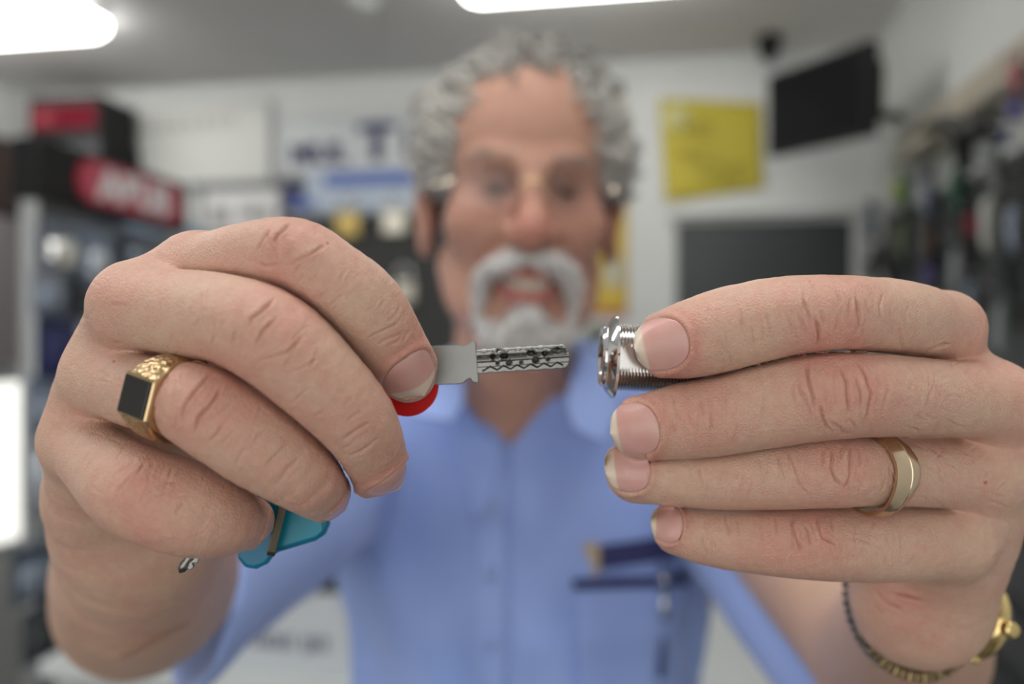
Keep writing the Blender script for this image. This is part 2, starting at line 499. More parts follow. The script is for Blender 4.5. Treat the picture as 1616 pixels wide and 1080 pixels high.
for _ in range(40):
    x, y = _r.uniform(130, 330), _r.uniform(430, 800); a = _r.choice((.2, 2.0)) + _r.uniform(-.3, .3); L = _r.uniform(7, 18)
    WR_R.append(([(x - L * math.cos(a), y - L * math.sin(a)), (x, y + _r.uniform(-2, 2)), (x + L * math.cos(a), y + L * math.sin(a))], _r.uniform(.05, .12)))
DOT_R = [(180,571,.0007),(517,384,.0007)]
DOT_L = [(1555,762,.0009)]

def seg_dist(p, poly):
    d = np.full(len(p), 1e9)
    poly = np.asarray(poly, float)
    L = np.concatenate([[0], np.cumsum(np.linalg.norm(np.diff(poly, axis=0), axis=1))])
    tt = np.zeros(len(p))
    for i in range(len(poly) - 1):
        a, b = poly[i], poly[i + 1]; ab = b - a
        t = np.clip(((p - a) @ ab) / (ab @ ab), 0, 1)
        q = np.linalg.norm(p - a - t[:, None] * ab, axis=1)
        m = q < d
        d[m] = q[m]; tt[m] = (L[i] + t[m] * (L[i + 1] - L[i])) / L[-1]
    return d, tt

SKIN = np.array((0.575, 0.368, 0.278)); FLUSH = np.array((0.565, 0.270, 0.212)); PALE = np.array((0.60, 0.425, 0.305))
def valnoise(P, scale, seed):
    r = np.random.default_rng(seed); T = r.random((32, 32, 32)).astype(np.float32)
    q = P * scale; i = np.floor(q).astype(int); t = q - i; t = t * t * (3 - 2 * t)
    out = 0
    for dx in (0, 1):
        for dy in (0, 1):
            for dz in (0, 1):
                w = (t[:, 0] if dx else 1 - t[:, 0]) * (t[:, 1] if dy else 1 - t[:, 1]) * (t[:, 2] if dz else 1 - t[:, 2])
                out = out + w * T[(i[:, 0] + dx) % 32, (i[:, 1] + dy) % 32, (i[:, 2] + dz) % 32]
    return out

def hand_mesh(f, lo, hi, Q, ax, nails, wr, spots, dots, h=0.00062):
    V, Fq = surface_nets(f, lo, hi, h, 4)
    s = (V - Q) @ ax
    Fq = Fq[np.all(s[Fq] < 0, axis=1)]
    used = np.unique(Fq); mp = np.full(len(V), -1); mp[used] = np.arange(len(used)); V = V[used]; Fq = mp[Fq]
    ed = np.sort(np.stack([Fq, np.roll(Fq, -1, 1)], -1).reshape(-1, 2), 1)
    ed0 = set()
    V = laplace(V, Fq, 1, .4)
    for lev in range(1):
        V, Fq = subdiv(V, Fq)
        for _ in range(2):
            N = vnormals(V, Fq)
            V = V - N * np.clip(f(V.astype(np.float32)), -.001, .001)[:, None]
    V = laplace(V, Fq, 2, 0.5)
    N = vnormals(V, Fq)
    alb = np.tile(SKIN, (len(V), 1))
    n1 = valnoise(V, 110, 1); n2 = valnoise(V, 420, 2); n3 = valnoise(V, 1100, 3)
    fl = 0.06 + 0.55 * (n1 - .5) + 0.45 * (n2 - .5)
    for (x, y, d, r, a) in spots:
        fl = fl + a * 0.8 * np.exp(-(np.linalg.norm(V - W(x, y, d), axis=1) / r) ** 2)
    px = np.stack([808 + V[:, 0] * F / V[:, 1], 540 - (V[:, 2] - CAMZ) * F / V[:, 1]], 1)
    face = np.einsum('ij,ij->i', N, V - np.array((0, 0, CAMZ))) < 0
    disp = np.zeros(len(V)); dark = np.zeros(len(V))
    # fine skin relief
    disp += 0.00010 * (valnoise(V, 700, 5) - .5) + 0.00016 * (valnoise(V, 260, 6) - .5)
    for poly, dep in wr:
        pl = np.array(poly, float)
        m = face & np.all(px > pl.min(0) - 16, 1) & np.all(px < pl.max(0) + 16, 1)
        k = np.where(m)[0]
        if len(k) == 0: continue
        jit = np.stack([(valnoise(V[k], 300, 8) - .5) * 6, (valnoise(V[k], 300, 9) - .5) * 6], 1)
        sd, tt = seg_dist(px[k] + jit, pl)
        taper = np.clip(np.minimum(tt, 1 - tt) * 5, 0.15, 1)
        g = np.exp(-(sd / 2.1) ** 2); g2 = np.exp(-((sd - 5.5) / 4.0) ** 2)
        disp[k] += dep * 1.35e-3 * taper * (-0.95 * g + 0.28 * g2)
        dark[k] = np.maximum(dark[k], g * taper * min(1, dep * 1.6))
    for (c, d, n, v), ln, wd, free in nails:
        q = V - c; u = q @ d / (ln / 2); w = q @ v / (wd / 2); z = q @ n
        s = (np.abs(u) ** P_SUP + np.abs(w) ** P_SUP) ** (1 / P_SUP)
        m = (np.abs(z) < .008) & (s < 1.8) & ((N @ n) > -0.05)
        ins = np.clip((1.06 - s) / .10, 0, 1)
        rim = np.exp(-((s - 1.14) / .13) ** 2) * np.clip((0.75 - u) / .4, 0, 1)
        dist = np.clip((u - .55) / .25, 0, 1)
        disp[m] += (-0.00055 * ins - 0.0001 * ins * dist + 0.00042 * rim)[m]
        fl[m] += (0.45 * np.exp(-((s - 1.25) / .3) ** 2) * np.clip((0.75 - u) / .4, 0, 1))[m]
    V = V + N * disp[:, None]
    fl = np.clip(fl, -.25, 1)
    alb = np.where(fl[:, None] > 0, SKIN + (FLUSH - SKIN) * fl[:, None], SKIN + (PALE - SKIN) * (-fl * 2.2)[:, None])
    alb = alb * (0.95 + 0.10 * n3)[:, None]
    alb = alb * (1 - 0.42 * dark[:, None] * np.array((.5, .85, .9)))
    for (x, y, r) in dots:
        m = face & (np.linalg.norm(px - (x, y), axis=1) < r * 3600)
        alb[m] = alb[m] * np.array((.75, .38, .36))
    return V, Fq, alb

def nail_mesh(f, fr, ln, wd, free):
    c, d, n, v = fr
    nu, nv = 33, 25
    us = np.linspace(-1, 1, nu); vs = np.linspace(-1, 1, nv)
    H = np.zeros((nu, nv)); X = np.zeros((nu, nv, 2))
    for i, u in enumerate(us):
        hw = max(1 - abs(u) ** P_SUP, 0) ** (1 / P_SUP); hw = max(hw, .10)
        for j, w in enumerate(vs): X[i, j] = (u, w * hw)
    P = c + X[..., :1] * d * ln / 2 + X[..., 1:] * v * wd / 2 + n * 0.004
    P = P.reshape(-1, 3)
    for _ in range(40):
        s = np.clip(f(P.astype(np.float32)), -.002, .002)[:, None]
        P = P - n * s * .8
    H = ((P - c) @ n).reshape(nu, nv)
    H = np.maximum(H, -0.0052)
    k0, k1 = int(nu * .45), int(nu * .68)
    sl = (H[k1] - H[k0]) / (us[k1] - us[k0])
    slm = np.clip(sl, -.0024, .0)
    for i in range(k1, nu):
        hw_i = X[i, -1, 1] / max(X[k1, -1, 1], 1e-6)
        H[i] = H[k1] + slm * (us[i] - us[k1])
    # smooth along and across
    for _ in range(6):
        H[1:-1] = .5 * H[1:-1] + .25 * (H[:-2] + H[2:])
        H[:, 1:-1] = .5 * H[:, 1:-1] + .25 * (H[:, :-2] + H[:, 2:])
    H = H + 0.00012 - 0.00030 * np.clip((np.abs(X[..., 1]) - .80) / .2, 0, 1) * np.clip((.7 - X[..., 0]) / .3, 0, 1) - 0.0003 * np.clip((-X[..., 0] - .85) / .15, 0, 1)
    T = c + X[..., :1] * d * ln / 2 + X[..., 1:] * v * wd / 2 + H[..., None] * n
    B = T - n * 0.00045
    V = np.vstack([T.reshape(-1, 3), B.reshape(-1, 3)]); o = nu * nv
    Fc = []
    for i in range(nu - 1):
        for j in range(nv - 1):
            a = i * nv + j; Fc.append((a, a + nv, a + nv + 1, a + 1)); Fc.append((o + a, o + a + 1, o + a + nv + 1, o + a + nv))
    for i in range(nu - 1):
        for j in (0, nv - 1):
            a = i * nv + j; q = (a, a + nv, o + a + nv, o + a); Fc.append(q if j else q[::-1])
    for j in range(nv - 1):
        for i in (0, nu - 1):
            a = i * nv + j; q = (a, a + 1, o + a + 1, o + a); Fc.append(q if i else q[::-1])
    uu = X[..., 0].reshape(-1); ww = X[..., 1].reshape(-1)
    fe = np.clip((uu - free - .10 * (ww ** 2) * (-1)) / .07, 0, 1)
    lun = np.exp(-(((uu + .95) / .35) ** 2 + (ww / .5) ** 2)) * .5
    nz = valnoise(T.reshape(-1, 3), 350, 4)
    pink = np.array((0.60, 0.315, 0.285)); mid = np.array((.62, .38, .33)); cream = np.array((0.70, 0.60, 0.49))
    al = pink + (mid - pink) * (np.clip(nz * .8 + lun, 0, 1))[:, None]
    al = al + (cream - al) * (fe * .9)[:, None]
    return V, np.array(Fc), np.vstack([al, al])

def set_albedo(o, alb):
    at = o.data.attributes.new('albedo', 'FLOAT_COLOR', 'POINT')
    c = np.ones((len(alb), 4), np.float32); c[:, :3] = np.clip(alb, 0, 1)
    at.data.foreach_set('color', c.ravel())

def skin_material(name, rough, sss, bump, scale, coat=0.0):
    m, N, L = new_mat(name)
    b = N['Principled BSDF']
    a = N.new('ShaderNodeAttribute'); a.attribute_name = 'albedo'
    L.new(a.outputs['Color'], b.inputs['Base Color'])
    b.inputs['Roughness'].default_value = rough
    b.inputs['Specular IOR Level'].default_value = 0.42
    b.inputs['Subsurface Weight'].default_value = sss
    b.inputs['Subsurface Radius'].default_value = (1.0, 0.36, 0.2)
    b.inputs['Subsurface Scale'].default_value = 0.0014
    b.inputs['Coat Weight'].default_value = coat; b.inputs['Coat Roughness'].default_value = .18
    if bump > 0:
        tc = N.new('ShaderNodeTexCoord')
        v = N.new('ShaderNodeTexVoronoi'); v.inputs['Scale'].default_value = scale; v.feature = 'DISTANCE_TO_EDGE'
        n = N.new('ShaderNodeTexNoise'); n.inputs['Scale'].default_value = scale * .55; n.inputs['Detail'].default_value = 5; n.inputs['Roughness'].default_value = .65
        L.new(tc.outputs['Object'], n.inputs['Vector'])
        wv = N.new('ShaderNodeVectorMath'); wv.operation = 'MULTIPLY_ADD'
        wv.inputs[1].default_value = (.0012,) * 3
        L.new(n.outputs['Color'], wv.inputs[0]); L.new(tc.outputs['Object'], wv.inputs[2])
        L.new(wv.outputs[0], v.inputs['Vector'])
        mp = N.new('ShaderNodeMapRange'); mp.inputs['From Max'].default_value = .25
        L.new(v.outputs['Distance'], mp.inputs['Value'])
        mx = N.new('ShaderNodeMath'); mx.operation = 'MULTIPLY_ADD'; mx.inputs[1].default_value = .55
        L.new(mp.outputs[0], mx.inputs[0]); L.new(n.outputs['Fac'], mx.inputs[2])
        bp = N.new('ShaderNodeBump'); bp.inputs['Strength'].default_value = bump; bp.inputs['Distance'].default_value = .00028
        L.new(mx.outputs[0], bp.inputs['Height']); L.new(bp.outputs['Normal'], b.inputs['Normal'])
    return m
M_SKIN = skin_material('skin', .43, .18, .65, 1000)
M_NAIL = skin_material('nail', .30, .25, 0, 1)

# ------------------------------------------------------------------ the room
RU = np.array((0.9857, -0.1687, 0)); RN = np.array((-0.1687, -0.9857, 0)); RO = np.array((0, 3.252, 0)); ZZ = np.array((0, 0, 1.0))
SL, SR, TF, HC = -2.149, 1.3585, 4.9, 2.60
def RC(s, t, z): return RO + RU * s + RN * t + ZZ * z
def room_box(name, s0, s1, t0, t1, z0, z1, m, parent=None, bevel=0.0, base=None, kind=None, label=None, mb=None):
    b = mb or MB(); b.box(RC(s0, t0, z0), RU * (s1 - s0), RN * (t1 - t0), ZZ * (z1 - z0))
    if mb is not None: return None
    if base is None and parent is None: base = RC((s0 + s1) / 2, (t0 + t1) / 2, z0)
    return b.done(name, m, parent, base=base, smooth=False, bevel=bevel, kind=kind, label=label, recalc=True)
def ray_plane(px, py, Q, n):
    d = np.array(((px - 808) / F, 1.0, -(py - 540) / F)); o = np.array((0, 0, CAMZ))
    t = np.dot(np.asarray(Q) - o, n) / np.dot(d, n)
    return o + d * t
def BW(px, py, off=0.0): return ray_plane(px, py, RC(0, off, 0), RN)          # point on the back wall
def RW(px, py, off=0.0): return ray_plane(px, py, RC(SR - off, 0, 0), -RU)     # point on the right wall
def bw_rect(px0, py0, px1, py1, off):
    a = BW(px0, py0, off); b = BW(px1, py0, off); c = BW(px0, py1, off); d = BW(px1, py1, off)
    sa = np.mean([(a - RO) @ RU, (c - RO) @ RU]); sb = np.mean([(b - RO) @ RU, (d - RO) @ RU])
    return sa, sb, (c[2] + d[2]) / 2, (a[2] + b[2]) / 2
def rw_rect(px0, py0, px1, py1, off):
    pm = (py0 + py1) / 2
    a = RW(px0, pm, off); b = RW(px1, pm, off); c = RW((px0 + px1) / 2, py0, off); d = RW((px0 + px1) / 2, py1, off)
    return (b - RO) @ RN * 0 + (a - RO) @ RN, (b - RO) @ RN, d[2], c[2]

M_WALL = mat('wall_paint', (0.68, 0.695, 0.68, 1), .85, noise=.04, nscale=3, bump=.15, bscale=180)
M_CEIL = mat('ceiling_paint', (0.70, 0.69, 0.68, 1), .9, noise=.04, nscale=2)
M_FLOOR = mat('vinyl_floor', (0.16, 0.155, 0.15, 1), .5, noise=.15, nscale=6)
M_BLACK = mat('black_plastic', (0.009, 0.009, 0.010, 1), .45, spec=.25)
M_DARKGREY = mat('dark_grey_plastic', (0.045, 0.05, 0.055, 1), .5)
M_WHITE = mat('white_board', (0.72, 0.73, 0.72, 1), .5)
M_ALU = mat('brushed_aluminium', (0.6, 0.62, 0.64, 1), .32, 1.0, bump=.1, bscale=300)
M_BROWN = mat('dark_brown_wood', (0.075, 0.05, 0.042, 1), .5, noise=.3, nscale=18)
M_NAVY = mat('navy_print', (0.018, 0.022, 0.10, 1), .5)
M_GREYPRINT = mat('grey_print', (0.30, 0.30, 0.29, 1), .6)

room_box('floor', SL - .1, SR + .1, -.1, TF + .1, -.1, 0, M_FLOOR, kind='structure')
room_box('ceiling', SL - .1, SR + .1, -.1, TF + .1, HC, HC + .1, M_CEIL, kind='structure')
room_box('wall_back', SL, SR + .1, -.1, 0, 0, HC, M_WALL, kind='structure')
room_box('wall_right', SR, SR + .1, 0, TF, 0, HC, M_WALL, kind='structure')
# left wall with a low window close to the back corner
b = MB(); WL = (SL - .03, SL)
for (t0, t1, z0, z1) in ((0.012, .98, 0, .62), (.012, .98, 1.36, HC), (0, .012, 0, HC), (.98, TF, 0, HC)):
    room_box('', WL[0], WL[1], t0, t1, z0, z1, None, mb=b)
b.done('wall_left', M_WALL, base=RC(SL, 2, 0), smooth=False, kind='structure', recalc=True)
b = MB()
for (t0, t1, z0, z1) in ((.012, .98, .62, .65), (.012, .98, 1.33, 1.36), (.012, .026, .65, 1.33), (.94, .98, .65, 1.33), (.50, .54, .65, 1.33)):
    room_box('', SL - .028, SL + .004, t0, t1, z0, z1, None, mb=b)
win1 = b.done('window_1', M_ALU, base=RC(SL, .52, .62), smooth=False, kind='structure', recalc=True)
M_GLASS = thin_glass('window_glass', (.97, .98, .97, 1), 1.45, .02)
for (t0, t1) in ((.026, .50), (.54, .94)):
    room_box('pane', SL - .016, SL - .012, t0, t1, .65, 1.33, M_GLASS, win1)
# front wall with the shop window, behind the camera
b = MB(); FW = (-1.95, 1.10, .75, 2.30)
for (s0, s1, z0, z1) in ((SL, SR, 0, FW[2]), (SL, SR, FW[3], HC), (SL, FW[0], FW[2], FW[3]), (FW[1], SR, FW[2], FW[3])):
    room_box('', s0, s1, TF, TF + .1, z0, z1, None, mb=b)
b.done('wall_front', M_WALL, base=RC(0, TF, 0), smooth=False, kind='structure', recalc=True)
b = MB()
for (s0, s1, z0, z1) in ((FW[0], FW[1], .75, .80), (FW[0], FW[1], 2.25, 2.30), (FW[0], FW[0] + .05, .8, 2.25), (FW[1] - .05, FW[1], .8, 2.25), (-.45, -.40, .8, 2.25)):
    room_box('', s0, s1, TF + .02, TF + .08, z0, z1, None, mb=b)
b.done('window_2', M_ALU, base=RC(-.4, TF + .05, .75), smooth=False, kind='structure', recalc=True)
room_box('trim_1', SL, SR, 0, .012, 0, .09, M_WHITE, kind='structure')

# ceiling tube lights
M_TUBE = mat('lit_diffuser', (.9, .9, .9, 1), .5, emit=(1.0, .985, .95, 1), es=10.0)
def batten(s0, s1, t, label):
    th = thing('ceiling_light', RC((s0 + s1) / 2, t, HC), label, 'light', 'tube lights on the ceiling')
    room_box('housing', s0, s1, t - .045, t + .045, HC - .028, HC, M_WHITE, th, bevel=.004)
    b = MB(); n = 11
    pr = [(math.cos(a) * .085, -math.sin(a) * .062) for a in np.linspace(0, math.pi, n)]
    ss = [s0 + .005, s0 + .03, s0 + .06, s1 - .06, s1 - .03, s1 - .005]; sc = [.35, .85, 1, 1, .85, .35]
    V = [RC(s, t + x * k, HC - .026 + z * k) for s, k in zip(ss, sc) for (x, z) in pr]
    Fc = [(i * n + j, i * n + j + 1, (i + 1) * n + j + 1, (i + 1) * n + j) for i in range(len(ss) - 1) for j in range(n - 1)]
    Fc += [tuple(range(n)), tuple((len(ss) - 1) * n + j for j in range(n - 1, -1, -1))]
    Fc += [(i * n, (i + 1) * n, (i + 1) * n + n - 1, i * n + n - 1) for i in range(len(ss) - 1)]
    b.addvf(V, Fc); b.done('diffuser', M_TUBE, th, recalc=True)
p = W(168, 60, 2.70); sA = (p - RO) @ RU; tA = (p - RO) @ RN
batten(sA - 1.25, sA, tA + .02, 'glowing white tube light on the ceiling above the black display header')
p = W(725, 12, 2.45); sB = (p - RO) @ RU; tB = (p - RO) @ RN
batten(sB, sB + .80, tB + .03, "glowing white tube light on the ceiling above the man's head")
batten(-1.6, -.35, 2.7, 'added tube light, out of view on the ceiling over the left front of the shop')  # added fixture, unseen, gives top light on the hands
batten(-.1, 1.15, 2.9, 'added tube light, out of view on the ceiling over the right front of the shop')  # second added fixture, also out of view

# small ceiling fittings
def dome(name, px, py, z, r, h, m, label, cat):
    d = (z - CAMZ) * F / (540 - py); c = W(px, py, d); c[2] = HC
    th = thing(name, c, label, cat)
    b = MB(); b.lathe(c, (0, 0, -1), [(0, r), (h * .3, r), (h * .35, r * .9)], 32); b.done('base', M_WHITE if m is M_WHITE else M_BLACK, th)
    b = MB(); b.lathe(c, (0, 0, -1), [(h * .35, r * .85)] + [(h * (.35 + .65 * math.sin(a)), r * .85 * math.cos(a)) for a in np.linspace(0.05, 1.5, 10)], 32); b.done('dome', m, th)
dome('smoke_detector', 573, -3, HC, .055, .045, M_WHITE, 'round white smoke detector on the grey ceiling left of the middle', 'detector')
dome('security_camera', 1214, 72, HC - .03, .045, .09, M_BLACK, 'small black dome camera on the ceiling above the black television', 'camera')

# ------------------------------------------------------------------ things on the back wall
def text(name, body, parent, P, right, up, size, m, sx=1.0, align='LEFT', extr=.0015, bold=.0):
    cu = bpy.data.curves.new(name, 'FONT'); cu.body = body; cu.size = size; cu.extrude = extr; cu.align_x = align; cu.offset = bold
    o = bpy.data.objects.new(name, cu); COL.objects.link(o)
    r = Vector(right).normalized(); u = Vector(up); u = (u - r * u.dot(r)).normalized(); n = r.cross(u)
    M = Matrix((r, u, n)).transposed().to_4x4()
    dg = bpy.context.evaluated_depsgraph_get(); me = bpy.data.meshes.new_from_object(o.evaluated_get(dg))
    bpy.data.objects.remove(o)
    me.transform(Matrix.Diagonal((sx, 1, 1, 1))); me.transform(M)
    me.transform(Matrix.Translation(Vector(np.asarray(P) - parent_world(parent))))
    me.materials.clear(); me.materials.append(m)
    o = bpy.data.objects.new(name, me); COL.objects.link(o); o.parent = parent
    return o

def board(name, rect, off, thick, m, label, cat, frame=None, fm=None, bevel=.002):
    s0, s1, z0, z1 = bw_rect(*rect, off + thick)
    th = thing(name, RC((s0 + s1) / 2, off, z0), label, cat)
    room_box('panel', s0, s1, off, off + thick, z0, z1, m, th, bevel=bevel)
    if frame:
        b = MB(); w = frame
        for (a, c, e, g) in ((s0 - w, s1 + w, z1, z1 + w), (s0 - w, s1 + w, z0 - w, z0), (s0 - w, s0, z0, z1), (s1, s1 + w, z0, z1)):
            room_box('', a, c, off, off + thick + .008, e, g, None, mb=b)
        b.done('frame', fm, th, smooth=False, bevel=.002, recalc=True)
    return th, s0, s1, z0, z1

M_SIGNW = mat('sign_white', (0.66, 0.67, 0.64, 1), .45)
M_SIGNW2 = mat('sign_cool_white', (0.62, 0.65, 0.66, 1), .45)
th, s0, s1, z0, z1 = board('blank_sign_board', (168, 168, 424, 292), .002, .02, M_SIGNW, 'wide off-white sign board high on the back wall right of the red sign box', 'sign', .012, mat('sign_edge', (.5, .5, .48, 1), .5))
M_FAINT = mat('faded_print', (0.50, 0.50, 0.47, 1), .6)
for k in range(9):
    a = s0 + .07 + k * .062
    b = MB(); room_box('', a, a + .045, .022, .0235, z1 - .115 + .003 * k, z1 - .068 + .003 * k, None, mb=b); b.done('faded_letter', M_FAINT, th, smooth=False, recalc=True)
th, s0, s1, z0, z1 = board('lettered_sign', (438, 180, 800, 268), .002, .022, M_SIGNW2, "white sign with navy capital lettering, partly behind the man's head", 'sign', .008, mat('sign_edge2', (.55, .56, .56, 1), .5))
hz = z1 - z0
P = RC(s0 + .055, .0245, z0 + hz * .17)
text('lettering', 'MUL', th, P, RU, ZZ, hz * .50, M_NAVY, 1.12, extr=.002, bold=.006)
P = RC(s0 + .055 + .30, .0245, z0 + hz * .17)
text('lettering', 'T', th, RC(s0 + .355, .0245, z0 + hz * .20), RU, ZZ, hz * .92, M_NAVY, 1.25, extr=.002, bold=.008)
text('lettering', 'LOCK', th, RC(s0 + .545, .0245, z0 + hz * .24), RU, ZZ, hz * .62, M_NAVY, 1.15, extr=.002, bold=.006)
# rail and display header below it
room_box('trim_2', *[(BW(300, 290, .03) - RO) @ RU, (BW(660, 290, .03) - RO) @ RU], 0, .03, BW(420, 294, .03)[2], BW(420, 284, .03)[2], mat('grey_rail', (.13, .135, .14, 1), .5), kind='structure')
M_LBLUE = mat('pale_blue_card', (0.50, 0.58, 0.68, 1), .5); M_BLUE = mat('blue_card', (0.10, 0.17, 0.50, 1), .45)
th, s0, s1, z0, z1 = board('header_card', (482, 268, 662, 334), .035, .012, M_LBLUE, 'pale blue display header card with a blue stripe above the padlock board', 'sign')
room_box('stripe', s0 + .08, s1, .047, .0485, z1 - .065, z1 - .008, M_BLUE, th)
th, s0, s1, z0, z1 = board('navy_card', (446, 288, 478, 332), .035, .012, M_NAVY, 'small navy card left of the pale blue header card', 'sign')
room_box('blue_tab', s0 + .045, s1 + .05, .047, .052, z0 + .005, z0 + .045, M_BLUE, th)
th, s0, s1, z0, z1 = board('framed_notice', (322, 301, 440, 364), .01, .01, mat('paper', (.78, .78, .77, 1), .7), 'white paper notice in a grey frame below the blank sign board', 'notice', .02, mat('frame_grey', (.22, .225, .23, 1), .45))
for k, (a, c) in enumerate(((.10, .34), (.50, .72), (.76, .88))):
    room_box('print_block', s0 + (s1 - s0) * a, s0 + (s1 - s0) * c, .02, .0206, z0 + .03 + .02 * (k % 2), z0 + .10, M_GREYPRINT, th)

# dark pegboard with padlocks and key blanks
M_PEG = mat('dark_pegboard', (0.028, 0.029, 0.028, 1), .55)
th, s0, s1, z0, z1 = board('pegboard', (456, 346, 716, 660), .02, .015, M_PEG, 'dark pegboard behind the man, hung with padlocks and key blanks', 'board', .012, mat('peg_frame', (.03, .03, .03, 1), .4))
M_BRASS = mat('brass', (0.62, 0.46, 0.17, 1), .28, 1.0); M_CHROME = mat('chrome', (0.75, 0.76, 0.78, 1), .12, 1.0); M_STEEL = mat('nickel_steel', (.55, .55, .53, 1), .3, 1.0)
def padlock(px, py, sc, m, label):
    c = BW(px, py, .055); s = (c - RO) @ RU; z = c[2]
    th = thing('padlock', RC(s, .055, z - .03 * sc), label, 'padlock', 'padlocks on the pegboard')
    room_box('lock_body', s - .026 * sc, s + .026 * sc, .045, .066, z - .03 * sc, z + .022 * sc, m, th, bevel=.005)
    b = MB(); pts = [RC(s + .017 * sc * math.cos(a), .0555, z + .022 * sc + .018 * sc + .017 * sc * math.sin(a)) for a in np.linspace(0, math.pi, 11)]
    pts = [RC(s + .017 * sc, .0555, z + .018 * sc)] + pts + [RC(s - .017 * sc, .0555, z + .018 * sc)]
    b.tube(pts, .0042 * sc, 8); b.done('shackle', M_CHROME, th)
    b = MB(); b.tube([RC(s, .034, z + .058 * sc), RC(s, .075, z + .055 * sc), RC(s, .078, z + .062 * sc)], .002, 6); b.done('peg_hook', M_STEEL, th)
padlock(548, 352, 1.9, M_BRASS, 'large brass padlock hung on the dark pegboard under the header card')
padlock(622, 348, 1.8, mat('pale_lock', (.80, .76, .64, 1), .3, .3), "pale cream padlock on the pegboard beside the man's ear")
padlock(638, 458, 1.7, mat('pale_lock2', (.62, .58, .50, 1), .35, .3), 'pale tan padlock on the pegboard below the cream one')
padlock(565, 470, 1.5, M_STEEL, 'steel padlock on the pegboard hidden behind the key hand')
padlock(490, 395, 1.2, M_BRASS, 'small brass padlock at the left edge of the pegboard')

# posters and signs right of the man
M_YEL = mat('yellow_paper', (0.54, 0.45, 0.04, 1), .6, noise=.12, nscale=7)
def wall_sheet(name, corners, off, thick, m, label, cat, bend=.0, nu=12, nv=10):
    """a sheet of paper pinned to the back wall, its corners given in order TL TR BR BL"""
    C = [np.array(((BW(x, y, off) - RO) @ RU, BW(x, y, off)[2])) for x, y in corners]
    V = []; 
    for layer in (0, 1):
        for j in range(nv + 1):
            for i in range(nu + 1):
                u, v = i / nu, j / nv
                q = C[0] * (1 - u) * (1 - v) + C[1] * u * (1 - v) + C[2] * u * v + C[3] * (1 - u) * v
                t = off + bend * (math.sin(u * 5.1 + v * 2) * .5 + .5) * (.3 + abs(2 * v - 1)) + (thick if layer else 0)
                V.append(RC(q[0], t, q[1]))
    o = (nu + 1) * (nv + 1); Fc = []
    for j in range(nv):
        for i in range(nu):
            a = j * (nu + 1) + i; w = nu + 1
            Fc.append((a, a + 1, a + w + 1, a + w)); Fc.append((o + a, o + a + w, o + a + w + 1, o + a + 1))
    for i in range(nu):
        Fc.append((i, o + i, o + i + 1, i + 1)); a = nv * (nu + 1) + i; Fc.append((a, a + 1, o + a + 1, o + a))
    for j in range(nv):
        a = j * (nu + 1); Fc.append((a, a + nu + 1, o + a + nu + 1, o + a)); a += nu; Fc.append((a, o + a, o + a + nu + 1, a + nu + 1))
    base = RC(C[3][0], off, C[3][1])
    th = thing(name, base, label, cat)
    add('sheet', V, Fc, m, th, recalc=True)
    return th, C
th, C = wall_sheet('yellow_notice', [(1040, 156), (1202, 163), (1204, 297), (1050, 320)], .004, .0015, M_YEL, 'bright yellow paper notice on the back wall left of the black television', 'notice', .006)
M_YPRINT = mat('olive_print', (.34, .29, .03, 1), .7)
sx0, sx1 = C[0][0], C[1][0]; zt, zb = C[0][1], C[2][1]
for r, (a, c, q, hh) in enumerate(((.22, .50, .27, .018), (.24, .54, .34, .014), (.26, .52, .41, .014), (.20, .50, .58, .016), (.22, .58, .66, .018), (.55, .92, .74, .016), (.40, .92, .84, .018), (.5, .8, .93, .014))):
    sa = sx0 + (sx1 - sx0) * a; n = int((c - a) * 22)
    for k in range(n):
        w_ = (sx1 - sx0) * (c - a) / n; zz = zt + (zb - zt) * q
        if (k * 7 + r) % 5 == 4: continue
        room_box('print_mark', sa + k * w_, sa + (k + .7) * w_, .0135, .0145, zz - hh, zz + hh * (.2 if (k + r) % 3 else .7), M_YPRINT, th)
b = MB(); c0 = RC(sx0 + (sx1 - sx0) * .17, .0138, zt - .075); b.lathe(c0, RN, [(0, .05), (.001, .05)], 28); b.done('pale_disc', mat('pale_yellow', (.70, .66, .30, 1), .6), th)
th, C = wall_sheet('orange_poster', [(880, 300), (990, 306), (991, 498), (882, 496)], .004, .0015, mat('amber_print', (0.60, 0.42, 0.05, 1), .5, noise=.2, nscale=9), "amber and yellow poster on the back wall beside the man's jaw", 'poster', .003)
room_box('pale_panel', C[1][0] - .085, C[1][0] - .02, .0085, .0095, C[1][1] - .36, C[1][1] - .25, mat('pale_print', (.5, .5, .42, 1), .6), th)
room_box('red_band', C[0][0], C[1][0], .0085, .0095, C[2][1], C[2][1] + .03, mat('rust_print', (.48, .17, .04, 1), .6), th)
th, s0, s1, z0, z1 = board('beige_strip', (952, 150, 988, 240), .002, .012, mat('beige_card', (.58, .52, .38, 1), .6), "narrow beige card on the back wall behind the man's hair", 'card')
room_box('dark_clip', s0 + .02, s1 - .015, .0, .035, z1 - .005, z1 + .05, M_DARKGREY, th, bevel=.004)

# dark chalkboard in a white frame
th, s0, s1, z0, z1 = board('chalkboard', (1068, 350, 1345, 560), .012, .012, mat('chalk_green', (0.030, 0.040, 0.040, 1), .35, noise=.25, nscale=4), 'dark grey-green board in a white frame below the yellow notice', 'board', .022, mat('frame_white', (.62, .63, .61, 1), .5))
room_box('ledge', s0 - .03, s1 + .03, 0, .07, z1 + .022, z1 + .04, mat('ledge_white', (.66, .67, .66, 1), .5), th, bevel=.003)

